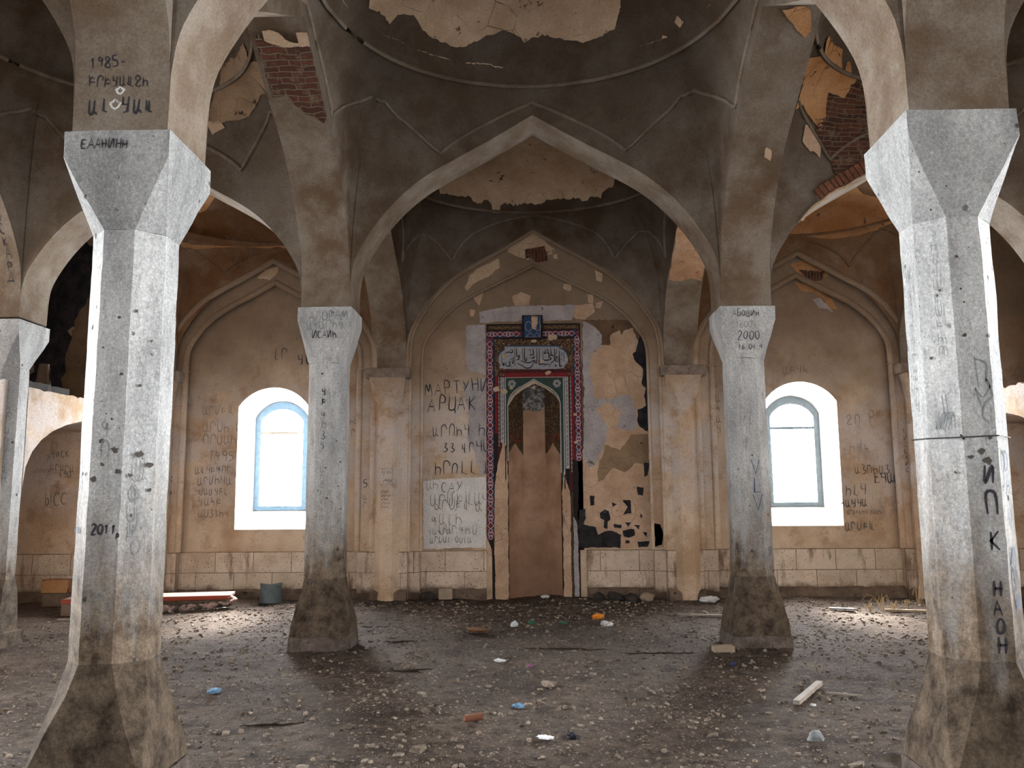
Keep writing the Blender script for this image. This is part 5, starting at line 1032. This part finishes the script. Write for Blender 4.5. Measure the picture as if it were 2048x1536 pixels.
# writing on the arch soffit above the nearest left column
ap = arch_pts((Y1 + YN) / 2, (YN - Y1) / 2 - HB, ZS, 6.0)
def soff(z):
    for (ya, za), (yb, zb_) in zip(ap[::-1][:-1], ap[::-1][1:]):
        if za <= z <= zb_: return ya + (yb - ya) * (z - za) / max(1e-6, zb_ - za)
    return ap[-1][0]
arN = [o for o in scene.objects if o.get('label', '') == 'lengthwise pointed arch running forward over the viewer from the nearest left column'][0]
sfn = lambda x0, z0: (lambda a, b: (x0 + a, soff(z0 + b) - .006, z0 + b))
write('1985-', .06, .007, sfn(-2.555, 4.075), seed=2).mk('graffiti', 'ink', arN)
write('ԵՐԵՎԱՆՑԻ', .062, .006, sfn(-2.56, 3.96), seed=3).mk('graffiti', 'ink', arN)
write('ԱԼ ՎԱՆ', .085, .011, sfn(-2.555, 3.80), seed=4, adv=.85).mk('graffiti', 'ink', arN)
for x, z, r_ in ((-2.372, 3.935, .022), (-2.397, 3.852, .028)):
    g = G(); f_ = sfn(x, z); ribbon(g, [(r_ * (1 + .25 * math.sin(5 * q)) * math.cos(q), r_ * (1 + .25 * math.cos(4 * q)) * .8 * math.sin(q)) for q in [2 * math.pi * i / 20 for i in range(21)]], .012, f_); g.mk('bullet_scar', 'white', arN)
# drawings on the left wall pilaster
pil = [o for o in scene.objects if o.get('label', '').startswith('wall pilaster left')][0]
pf = lambda a, b: (a, -.29, b)
g = G(); hx, hz = .04, 3.93
ribbon(g, smoothline([(hx, hz - .09), (hx - .10, hz + .01), (hx - .07, hz + .08), (hx, hz + .03), (hx + .06, hz + .08), (hx + .10, hz + .02), (hx, hz - .09)], 5), .007, lambda a, b: (a, -.262, b))
ribbon(g, [(hx - .16, hz - .08), (hx + .0, hz + .01), (hx + .20, hz + .10)], .007, lambda a, b: (a, -.262, b))
g = G()
f_ = lambda a, b: (a, -.235 - .05 * max(0, (b - 3.15) / .385), b)
ribbon(g, [(.0 + .10 * math.cos(q), 3.41 + .10 * math.sin(q)) for q in [2 * math.pi * i / 20 for i in range(21)]], .006, f_)
ribbon(g, [(-.04 + .02 * math.cos(q), 3.43 + .014 * math.sin(q)) for q in [2 * math.pi * i / 10 for i in range(11)]], .005, f_); ribbon(g, [(.05 + .02 * math.cos(q), 3.43 + .014 * math.sin(q)) for q in [2 * math.pi * i / 10 for i in range(11)]], .005, f_)
ribbon(g, [(.0, 3.42), (-.012, 3.39), (.012, 3.385)], .005, f_); ribbon(g, [(-.03, 3.30), (-.03, 3.25)], .006, f_); ribbon(g, [(.05, 3.32), (.12, 3.22)], .006, f_)
g.mk('graffiti', 'faint', pil)
write('АРТЕМ 05', .09, .007, (lambda a, b: (-.27 + a, -.265, 3.575 + b)), seed=9, adv=.75).mk('graffiti', 'faint', pil)
write('ՎԼՀԿ', .055, .005, (lambda a, b: (-.08 + a, -.232, 2.00 + b)), seed=9).mk('graffiti', 'ink', pil)
write('1995', .05, .005, (lambda a, b: (-.06 + a, -.232, 1.86 + b)), seed=9).mk('graffiti', 'ink', pil)
g = G(); ribbon(g, [(-.09, 2.08), (.09, 2.08), (.09, 1.83), (-.09, 1.83)], .006, lambda a, b: (a, -.231, b)); g.mk('graffiti', 'faint', pil)
for i in range(5): write('ԱՐՄԵՆԻ'[:5 + i % 2], .035, .004, (lambda a, b: (-.085 + a, -.231, 1.70 - i * .06 + b)), seed=i).mk('graffiti', 'ink' if i < 3 else 'faint', pil)
# heart on the arch face above the left pilaster slab
arF = [o for o in scene.objects if o.get('label', '') == 'lengthwise pointed arch from the farther left column back to the far wall'][0]
apf = arch_pts((YM + HB + YA) / 2, (YA - YM - HB) / 2, ZS, 5.65)
def sof2(z):
    for (ya, za), (yb, zb_) in zip(apf[::-1][:-1], apf[::-1][1:]):
        if za <= z <= zb_: return ya + (yb - ya) * (z - za) / max(1e-6, zb_ - za)
    return YA
g = G(); f2 = lambda a, b: (-XC + a, sof2(b) - .008, b)
hx, hz = -.02, 3.98
ribbon(g, smoothline([(hx, hz - .10), (hx - .11, hz + .01), (hx - .07, hz + .08), (hx, hz + .03), (hx + .07, hz + .08), (hx + .10, hz + .01), (hx, hz - .10)], 6), .007, f2)
ribbon(g, smoothline([(hx + .0, hz), (hx + .10, hz + .07), (hx + .24, hz + .11)], 4), .009, f2); ribbon(g, smoothline([(hx - .2, hz - .12), (hx - .17, hz - .08), (hx - .09, hz - .06)], 4), .006, f2)
for zz in (hz + .02, hz - .05): ribbon(g, [(.2 + .03 * math.cos(q), zz + .035 * math.sin(q)) for q in [2 * math.pi * i / 12 for i in range(13)]], .006, f2)
g.mk('graffiti', 'faint', arF)
# vertical word on the arch soffit above the left gallery pier
arS = [o for o in scene.objects if o.get('label', '') == 'lengthwise pointed arch over the middle of the left gallery'][0]
aps = arch_pts((YN + YM) / 2, (YM - YN) / 2 - HB, ZS, 6.0)
def sof3(z):
    for (ya, za), (yb, zb_) in zip(aps[::-1][:-1], aps[::-1][1:]):
        if za <= z <= zb_: return ya + (yb - ya) * (z - za) / max(1e-6, zb_ - za)
    return aps[-1][0]
write('ИИСКАРД', .10, .010, (lambda a, b: (-XS + .13 + a, sof3(4.85 + b) - .008, 4.85 + b)), 1, seed=4).mk('graffiti', 'ink', arS)

# ------------------------------------------------------------------ things lying about
# wire tied round the nearest right column
g = G(); ap_ = [(p[0] * 1.025, p[1] * 1.025, 1.905 + .008 * math.sin(i * 1.3)) for i, p in enumerate(ring(.2163 + .004, (.2163 + .004) * T8, 1))]
g.tube(ap_, .0035, 6, True); g.tube([(-.1, -.226, 1.905), (-.11, -.236, 1.915), (-.105, -.24, 1.90), (-.095, -.236, 1.895)], .006, 6)
wr = empty('wire_tie', (XC, YN, 0)); tag(wr, 'thin dark wire tied round the nearest right column at mid height', 'wire'); g.mk('wire_loop', plain('rusty_dark_wire', (.05, .045, .045), .6), wr)

def rock(r, seed, flatn=.6, n=2, rough=.28):
    bm = bmesh.new(); bmesh.ops.create_icosphere(bm, subdivisions=n, radius=1)
    for v in bm.verts:
        p = v.co.copy(); k = 1 + rough * noise.noise(p * 1.3 + Vector((seed, seed * 2, 0))) * 1.6 + rough * .4 * noise.noise(p * 3.5 + Vector((seed, 0, 3)))
        v.co = Vector((p.x * k, p.y * k, p.z * k * flatn)) * r
    me = bpy.data.meshes.new('rock'); bm.to_mesh(me); bm.free(); return me
def shard(seed, flatn=.28):
    """an angular chip: convex hull of a few random points"""
    rnd = random.Random(seed); bm = bmesh.new(); n = 5 + seed % 3
    for lv, sc in ((0, 1), (1, .8)):
        for i in range(n):
            a = 2 * math.pi * (i + rnd.random() * .7) / n; r = (.6 + .55 * rnd.random()) * sc
            bm.verts.new((r * math.cos(a), r * .75 * math.sin(a), lv * flatn * (.7 + .6 * rnd.random())))
    bmesh.ops.convex_hull(bm, input=bm.verts); bmesh.ops.delete(bm, geom=[v for v in bm.verts if not v.link_faces], context='VERTS')
    me = bpy.data.meshes.new('shard'); bm.to_mesh(me); bm.free(); return me
def m_stonechip():
    t = NT('pale_stone_chip', .9)
    oi = t.n('ShaderNodeObjectInfo').outputs['Random']
    a = t.mix(oi, (.11, .083, .064), (.37, .31, .25))
    a = t.mix(t.ramp(t.noise(20, 5, .7), .42, .62), a, (.11, .08, .06))
    t.bump(t.noise(40, 5, .7), .4, .006); return t.color(a)
MAT['chip'] = m_stonechip()
def blocked(x, y, m=.0):
    for cx in (-XC, XC):
        for cy in (YN, YM):
            if abs(x - cx) < .34 + m and abs(y - cy) < .34 + m: return True
    for cx in (-XS, XS):
        if abs(x - cx) < .36 + m and abs(y - YM) < .32 + m: return True
    return False
protos = []
for i in range(10):
    me = shard(i); me.materials.append(MAT['chip']); protos.append(me)
rnd = random.Random(42)
def put(name, me, x, y, s, rz, label, cat, group=None, dz=0, tilt=.15):
    o = bpy.data.objects.new(name, me); COL.objects.link(o); o.location = (x, y, ground_z(x, y) + dz); o.scale = (s, s, s); o.rotation_euler = ((rnd.random() - .5) * tilt, (rnd.random() - .5) * tilt, rz)
    tag(o, label, cat, group); return o
n = 0
while n < 290:
    y = 3.3 + 6.0 * rnd.random() ** 1.3; x = (rnd.random() * 2 - 1) * (.62 * y + .2)
    if blocked(x, y, .06) or abs(x) > 6.0: continue
    s = .013 + .040 * rnd.random() ** 2.6 * (1.0 + .04 * y)
    put('stone_chip', protos[rnd.randrange(10)], x, y, s, rnd.random() * 6.28, 'small pale stone chip lying loose in the earth floor rubble', 'stone', 'loose stone chips on the floor', -.002); n += 1
# finer rubble nobody could count
g = G(); rs = random.Random(5)
for i in range(15000):
    y = 3.0 + 10.4 * rs.random() ** .8; x = (rs.random() * 2 - 1) * min(6.6, .68 * y + .3)
    if blocked(x, y): continue
    clump = noise.noise(Vector((x * 1.1, y * 1.1, 9)))
    if clump < -.25 and rs.random() < .6: continue
    s = (.005 + .019 * rs.random() ** 2.2) * (.8 + .04 * y); a0 = rs.random() * 6.28; z = ground_z(x, y); k = 4 + rs.randrange(2); n0 = len(g.v); h = s * (.35 + .4 * rs.random()); el = .6 + .4 * rs.random()
    tx, ty = (rs.random() - .5) * .8, (rs.random() - .5) * .8
    for lv in (0, 1):
        for j in range(k):
            a = a0 + 2 * math.pi * j / k; r = s * (1 if lv == 0 else .75) * (.8 + .4 * rs.random()); dx, dy = r * math.cos(a), r * el * math.sin(a); g.v.append((x + dx, y + dy, z - .003 + lv * (h + .003) + (dx * tx + dy * ty)))
    g.f += [(n0 + j, n0 + (j + 1) % k, n0 + k + (j + 1) % k, n0 + k + j) for j in range(k)] + [tuple(n0 + k + j for j in range(k))]
def m_gravel():
    t = NT('fine_rubble', .92)
    v = t.n('ShaderNodeTexVoronoi'); t.l(t.pos, v.inputs['Vector']); v.inputs['Scale'].default_value = 16
    c = t.sep(v.outputs['Color'])
    a = t.mix(c[0], (.05, .036, .027), (.28, .228, .18)); return t.color(a)
MAT['gravel'] = m_gravel()
tag(g.mk('fine_rubble', 'gravel'), 'fine broken stone and plaster crumbs strewn over the earth floor', 'rubble', None, 'stuff')

# larger single stones
def stone(x, y, r, seed, label, mat='chip', flatn=.55, name='stone', rz=0, n=3, lift=.25):
    me = rock(r, seed, flatn, n); me.materials.append(MAT[mat]); me.shade_smooth(); o = bpy.data.objects.new(name, me); COL.objects.link(o); o.location = (x, y, ground_z(x, y) + r * flatn * lift); o.rotation_euler = (0, 0, rz); tag(o, label, 'stone'); return o
stone(1.83, 5.93, .055, 3, 'round grey stone on the floor left of the nearest right column', 'stone', .8)
for i, (x, y, s, lb) in enumerate(((.085, 7.6, .085, 'pale flat stone on the floor below the mihrab, beyond the blue wrapper'), (-.79, 5.72, .075, 'large pale stone flake lying in the left foreground'), (-1.43, 5.3, .06, 'pale stone chip at the bottom edge of the photo'), (1.9, 5.4, .08, 'flat pale slab of stone in the right foreground near the bottom edge'), (1.70, 6.58, .05, 'small pale stone left of the fallen wooden batten'), (1.44, 8.8, .06, 'pinkish stone on the floor before the farther right column'), (-.98, 6.1, .05, 'pale stone chip left of the rusty can'))):
    o = put('stone_flake', protos[(i * 3) % 10], x, y, s, i * 1.1, lb, 'stone', None, -.004, .2)
# litter
def crumple(x, y, r, seed, mat, label, name, cat='litter', flatn=.5):
    bm = bmesh.new(); bmesh.ops.create_icosphere(bm, subdivisions=3, radius=1)
    for v in bm.verts:
        p = v.co.copy(); q = noise.cell_vector(p * 1.7 + Vector((seed, 0, 0))); k = .75 + .45 * abs(noise.noise(p * 2.2 + Vector((seed, 1, 2)))) * 1.5
        v.co = Vector((p.x * k * 1.3, p.y * k * .8, max(-.3, p.z * k * flatn + .12 * q.z))) * r
    me = bpy.data.meshes.new(name); bm.to_mesh(me); bm.free(); me.materials.append(mat)
    o = bpy.data.objects.new(name, me); COL.objects.link(o); o.location = (x, y, ground_z(x, y) + r * .3); o.rotation_euler = (0, 0, seed); tag(o, label, cat); return o
wht = plain('white_paper', (.75, .76, .78), .7, 0, .1); blu = plain('blue_foil_wrapper', (.20, .36, .55), .5, 0, .4, 60); grn = plain('green_plastic', (.02, .14, .075), .4); orn = plain('orange_plastic', (.75, .27, .03), .5); pnk = plain('pink_plastic', (.30, .08, .25), .5); blk = plain('black_rubber', (.012, .01, .02), .7); rst = plain('rusty_tin', (.20, .085, .05), .7, 0, .3, 30); dbl = plain('dark_blue_plastic', (.02, .035, .16), .5)
crumple(-.296, 11.05, .055, 1, wht, 'crumpled white paper on the floor in front of the mihrab', 'paper_scrap', flatn=.9)
crumple(-.08, 11.2, .055, 2, grn, 'dark green plastic scrap on the floor before the mihrab', 'plastic_scrap')
crumple(.33, 11.15, .035, 3, grn, 'tiny green scrap right of the larger green one', 'plastic_scrap')
crumple(.808, 11.6, .085, 4, orn, 'orange plastic wrapper on the floor right of the mihrab axis', 'plastic_wrapper')
crumple(.87, 11.0, .10, 5, wht, 'white plastic bag scrap just below the orange wrapper', 'plastic_bag', flatn=.35)
crumple(-.166, 6.87, .042, 6, blu, 'pale blue foil wrapper in the middle foreground', 'foil_wrapper')
crumple(-2.73, 7.31, .05, 7, blu, 'blue and white wrapper on the floor behind the nearest left column', 'foil_wrapper')
crumple(.214, 5.94, .045, 8, blk, 'small black object on the floor at the bottom centre', 'rubber_scrap')
crumple(-.384, 8.56, .05, 9, wht, 'flat white scrap on the floor before the middle columns', 'paper_scrap', flatn=.3)
crumple(-.084, 8.36, .025, 10, pnk, 'tiny pink scrap on the floor', 'plastic_scrap')
crumple(1.87, 8.47, .03, 11, dbl, 'small dark blue scrap below the base of the farther right column', 'plastic_scrap')
crumple(.03, 5.86, .05, 12, wht, 'torn whitish scrap left of the black object', 'paper_scrap', flatn=.2)
crumple(2.6, 13.2, .14, 13, wht, 'grey white plaster lump at the foot of the right wall pilaster', 'plaster_lump', 'rubble', .35)
crumple(.126, 13.5, .09, 14, wht, 'dirty white rag lying at the foot of the mihrab', 'rag', flatn=.25)
crumple(-.72, 10.4, .13, 15, plain('brown_rag', (.17, .085, .04), .9), 'reddish brown rag lying flat on the floor left of centre', 'rag', flatn=.2)
crumple(3.05, 12.2, .06, 18, wht, 'small white lump on the floor under the right window', 'plaster_lump', 'rubble', .8)
# rusty can on its side
g = G(); N = 16
for i in range(N):
    a = 2 * math.pi * i / N; c, s_ = math.cos(a), math.sin(a)
    for x, r in ((-.075, .026), (-.06, .031), (0, .030), (.045, .032), (.055, .034), (.05, .026), (.0, .024)): g.v.append((x + .004 * math.sin(3 * a), r * c, r * s_ * .85))
for i in range(N):
    for j in range(6): g.f.append((i * 7 + j, i * 7 + j + 1, ((i + 1) % N) * 7 + j + 1, ((i + 1) % N) * 7 + j))
g.f.append(tuple(i * 7 for i in range(N)))
can = g.mk('rusty_can', rst, None, 30); can.location = (-.47, 6.33, ground_z(-.47, 6.33) + .024); can.rotation_euler = (0, -.12, .2); tag(can, 'crushed rusty tin can lying on its side in the foreground', 'can')
# wooden batten
def plank(x0, y0, x1, y1, w_, t_, label, mat, name='wooden_batten', lift=.01, tilt=0):
    L = math.hypot(x1 - x0, y1 - y0); g = G(); n = 12; hw, ht = w_ / 2, t_ / 2; rs_ = random.Random(int(L * 1000)); rows = []
    for i in range(n + 1):
        s = -L / 2 + L * i / n; e = .08 * w_ * rs_.random(); rows.append([(s, -hw - e, -ht), (s, hw + e * .5, -ht), (s, hw, ht), (s, -hw, ht), (s, -hw - e, -ht)])
    g.sheet(rows); m = len(g.v); g.f.append((0, 1, 2, 3)[::-1]); g.f.append((m - 5, m - 4, m - 3, m - 2))
    o = g.mk(name, mat, None, 30); cx, cy = (x0 + x1) / 2, (y0 + y1) / 2; o.location = (cx, cy, max(ground_z(x0, y0), ground_z(x1, y1), ground_z(cx, cy)) + ht + lift); o.rotation_euler = (0, tilt, math.atan2(y1 - y0, x1 - x0)); tag(o, label, 'wood'); return o
plank(1.97, 6.82, 2.38, 7.52, .05, .03, 'weathered grey wooden batten lying slantwise on the floor right of centre', 'palewood')
plank(2.35, 7.27, 2.60, 7.15, .018, .012, 'short thin pale stick lying right of the batten', 'palewood', 'stick')
plank(-6.5, 11.6, -6.15, 11.55, .03, .02, 'short pale stick on the floor at the left edge', 'palewood', 'stick')
plank(1.9, 11.8, 2.5, 11.65, .05, .02, 'grey stick lying left of the farther right column', 'palewood', 'stick')
plank(4.85, 12.25, 5.75, 12.0, .09, .03, 'flat brown board lying under the right window', 'blockstone', 'board')
plank(4.1, 12.3, 4.4, 12.2, .10, .02, 'pale flat tile fragment lying under the right window', 'stone', 'tile_fragment')
# tube of folded plasticised scrap by the batten
crumple(2.10, 6.83, .022, 16, wht, 'tiny silvery cap beside the end of the batten', 'bottle_cap')

# long upholstered panel lying by the left window wall
root = empty('edged_board', (-5.62, 12.72, ground_z(-5.62, 12.72) - .03), math.radians(12)); tag(root, 'long red edged board lying on lumps of foam below the left window', 'board')
g = G(); g.box(-1.25, 1.05, -.30, .30, .20, .245); o = g.mk('board', plain('pale_worn_board_face', (.50, .38, .33), .6, 0, .15, 5), root); bv(o, .008)
g = G(); g.box(-1.25, 1.06, -.32, -.285, .185, .25); g.v[1] = (.98, -.31, .19); o = g.mk('red_edge_strip', plain('red_brown_varnished_edge', (.28, .06, .035), .4), root); bv(o, .006)
g = G(); g.box(-1.25, -.35, -.30, .30, .0, .19); o = g.mk('wooden_box', 'darkbox', root) if 'darkbox' in MAT else g.mk('wooden_box', plain('dusty_brown_wood', (.16, .12, .095), .85, 0, .2, 6), root); bv(o, .01)
foam = plain('dirty_pink_foam', (.42, .30, .27), .9, 0, .3, 20); grf = plain('grey_brown_stuffing', (.14, .11, .085), .95, 0, .4, 20)
rs = random.Random(3)
for i in range(16):
    x = -.35 + 1.42 * i / 15; me = rock(.055 + .03 * rs.random(), i * 1.7, .7, 3, .5); me.materials.append(foam if i % 3 != 1 else grf); me.shade_smooth(); o = bpy.data.objects.new('foam_lump', me); COL.objects.link(o); o.parent = root; o.location = (x, -.26 + .06 * rs.random() + (.05 if i > 10 else 0), .05 + .03 * rs.random() + .035 * max(0, i - 9) * .4)
g = G(); rows = []
for i in range(25):
    x = -.35 + 1.35 * i / 24; rows.append([(x, -.27 + .05 * rs.random(), .185), (x, -.29 + .07 * rs.random(), .145 + .02 * rs.random()), (x, -.24 + .08 * rs.random(), .10 + .03 * rs.random()), (x, -.1, .02), (x, .28, .02), (x, .28, .185)])
g.sheet(rows); g.mk('stuffing', grf, root, 60)

# dented bucket upside down by the wall
root = empty('metal_bucket', (-4.16, 13.42, ground_z(-4.16, 13.42))); tag(root, 'dented grey blue metal drum standing on the floor below the left window', 'bucket')
g = G(); N = 28; zin = plain('dull_grey_blue_zinc', (.13, .165, .175), .6, .2, .3, 7); prof = [(.175, 0), (.178, .02), (.172, .05), (.168, .15), (.163, .24), (.166, .27), (.168, .285), (.158, .285), (.152, .265), (.0, .258)]
for i in range(N):
    a = 2 * math.pi * i / N
    for r, z in prof:
        dn = 1 - .10 * max(0, math.cos(a + 1.9)) * math.sin(math.pi * min(1, z / .28)); g.v.append((r * dn * math.cos(a), r * dn * math.sin(a), z + (.02 * math.cos(a * 1.5) if z > .2 else 0)))
K = len(prof)
for i in range(N):
    for j in range(K - 1): g.f.append((i * K + j, ((i + 1) % N) * K + j, ((i + 1) % N) * K + j + 1, i * K + j + 1))
g.mk('drum', zin, root, 35)
g = G(); g.tube([(.178 * math.cos(2 * math.pi * i / 28), .178 * math.sin(2 * math.pi * i / 28), .012) for i in range(28)], .006, 6, True); g.mk('rim', zin, root)

# rubble at the wall foot
MAT['darkstone'] = plain('dark_sooty_stone', (.05, .042, .038), .9, 0, .4, 8)
for i, (x, y, r, mt, lb) in enumerate(((-1.72, 13.50, .12, 'darkstone', 'dark jagged stone leaning at the foot of the wall left of the mihrab'), (.96, 13.55, .10, 'darkstone', 'sooty stone at the left end of the heap right of the mihrab'), (1.21, 13.52, .115, 'darkstone', 'sooty stone in the heap right of the mihrab'), (1.46, 13.53, .105, 'darkstone', 'sooty stone in the middle of the heap right of the mihrab'), (1.71, 13.48, .11, 'blockstone', 'brown stone at the right end of the heap right of the mihrab'),
        (3.3, 13.45, .07, 'blockstone', 'small brown stone at the wall foot behind the farther right column'), (-6.9, 12.9, .14, 'stone', 'grey stone in the rubble at the foot of the left alcove'))):
    stone(x, y, r, i + 20, lb, mt, .75, n=3, lift=.45)
def block(x, y, z, sx, sy, sz, rz, label, mat='blockstone', name='stone_block'):
    g = G(); g.box(-sx / 2, sx / 2, -sy / 2, sy / 2, 0, sz); o = g.mk(name, mat)
    o.location = (x, y, z); o.rotation_euler = (0, 0, rz); tag(o, label, 'block'); bv(o, .012); return o
block(-1.44, 13.60, ground_z(-1.44, 13.6), .22, .14, .17, .05, 'squared pale stone block at the wall foot left of the mihrab')
block(-7.35, 13.2, ground_z(-7.35, 13.2), .5, .2, .20, .1, 'lower dark stone block in the left alcove', 'footing')
block(-7.42, 13.2, ground_z(-7.35, 13.2) + .20, .42, .2, .2, .0, 'upper ochre stone block stacked in the left alcove', 'orange')
block(-5.86, 9.0, ground_z(-5.86, 9.0), .2, .3, .17, .1, 'broken stone block at the foot of the left pier')
# broken kerb pieces at the foot of the farther right column
block(1.92, 9.13, ground_z(1.92, 9.13) - .03, .22, .12, .09, .1, 'flat brown stone beside the base of the farther right column')
# charred beam and timber stump on the left gallery
root = empty('charred_beam', (-6.02, 10.0, 2.93)); tag(root, 'charred timber beam end lying on top of the left gallery wall', 'beam')
g = G(); rows = []
for i in range(13):
    s = -.35 + .95 * i / 12; k = .045 + .012 * noise.noise(Vector((i * .8, 3, 0))); rows.append([(-k, s, .02), (k, s, .02), (k, s, .02 + 1.6 * k), (-k, s, .02 + 1.6 * k), (-k, s, .02)])
g.sheet(rows); m = len(g.v); g.f.append((0, 1, 2, 3)); g.f.append((m - 5, m - 4, m - 3, m - 2)); g.mk('beam', plain('charred_wood', (.02, .016, .014), .9, 0, .4, 20), root)
root = empty('timber_post', (-6.65, 11.15, 2.90)); tag(root, 'burnt stump of a timber post standing in the sooty left gallery', 'post')
g = G(); rows = []
for i in range(9):
    z = .55 * i / 8; r = .13 - .07 * (z / .55); rows.append([(r * (1 + .2 * noise.noise(Vector((j, z * 4, 0)))) * math.cos(2 * math.pi * j / 10), r * math.sin(2 * math.pi * j / 10), z) for j in range(11)])
g.sheet(rows); g.mk('post', 'darkwood', root, 50)
# soot on the far wall of the left gallery
g = G(); g.poly([jag([(-8.3, 2.95), (-7.62, 2.95), (-7.7, 3.6), (-7.58, 4.0), (-7.68, 4.4), (-7.4, 4.8), (-7.0, 5.5), (-7.2, 5.9), (-8.2, 5.9)], .08, .05, 4)], (lambda a, b, e: (a, YA + .002 - e, b)), .006); g.mk('plaster_patch', 'soot', wb)
g = G(); g.poly([jag([(-7.8, 2.95), (-6.45, 2.95), (-6.45, 5.4), (-7.2, 5.3), (-7.6, 4.6), (-7.7, 4.0)], .05, .05, 4)], (lambda a, b, e: (a, YA - .002 - e, b)), .006); g.mk('plaster_patch', 'wallbrown', wb)
# dry grass stalks under the right window
gr = plain('dry_straw_stalk', (.50, .37, .20), .8, 0, .2); rs = random.Random(9)
for k, (x, y, hgt) in enumerate(((4.85, 12.35, .30), (5.0, 12.3, .16), (4.95, 12.2, .12), (5.55, 12.8, .34), (5.25, 12.5, .14), (4.6, 12.1, .12))):
    root = empty('dry_grass_tuft', (x, y, ground_z(x, y))); tag(root, ['tall dry straw tuft under the right window, left one', 'low dry straw tuft beside the tall left one', 'low dry straw clump before the tall left tuft', 'tall dry straw tuft right of the others under the right window', 'small straw tuft between the two tall ones', 'small straw tuft nearest the farther right column'][k], 'grass')
    g = G()
    for j in range(7):
        a = rs.random() * 6.28; r = hgt * (.3 + .7 * rs.random()); h_ = hgt * (.6 + .5 * rs.random())
        g.tube([(.02 * math.cos(a), .02 * math.sin(a), 0), (r * .3 * math.cos(a), r * .3 * math.sin(a), h_ * .7), (r * .7 * math.cos(a), r * .7 * math.sin(a), h_ * .9), (r * math.cos(a), r * math.sin(a), h_ * .55)], .0035, 4)
    g.mk('stalks', gr, root)
# dark twigs pressed into the earth
tw = plain('dark_twig', (.04, .028, .02), .9)
for k, (x, y, L, a, lb) in enumerate(((-2.05, 10.9, .35, .05, 'dark twig on the floor right of the farther left column, beyond the other'), (-1.5, 9.85, .5, .15, 'dark twig on the floor right of the farther left column base'), (.3, 9.4, .9, -.15, 'long dark root lying across the middle of the floor'), (1.3, 9.1, .8, .02, 'long dark root lying left of the farther right column'), (-1.2, 8.2, .4, .3, 'dark bark strip on the floor in the middle left'), (-1.9, 6.3, .5, .2, 'dark bark strip right of the nearest left column'))):
    g = G(); g.tube([(L * (i / 16 - .5), .05 * noise.noise(Vector((i * .35, k * 3, 0))), .002 + .012 * noise.noise(Vector((i * .6, k, 4)))) for i in range(17)], [.003 + (.006 + .006 * abs(noise.noise(Vector((i * .8, k, 8))))) * math.sin(math.pi * (i + .5) / 17) for i in range(17)], 6)
    o = g.mk('twig', tw, None, 60); o.location = (x, y, ground_z(x, y) + .008); o.rotation_euler = (0, 0, a); tag(o, lb, 'twig')
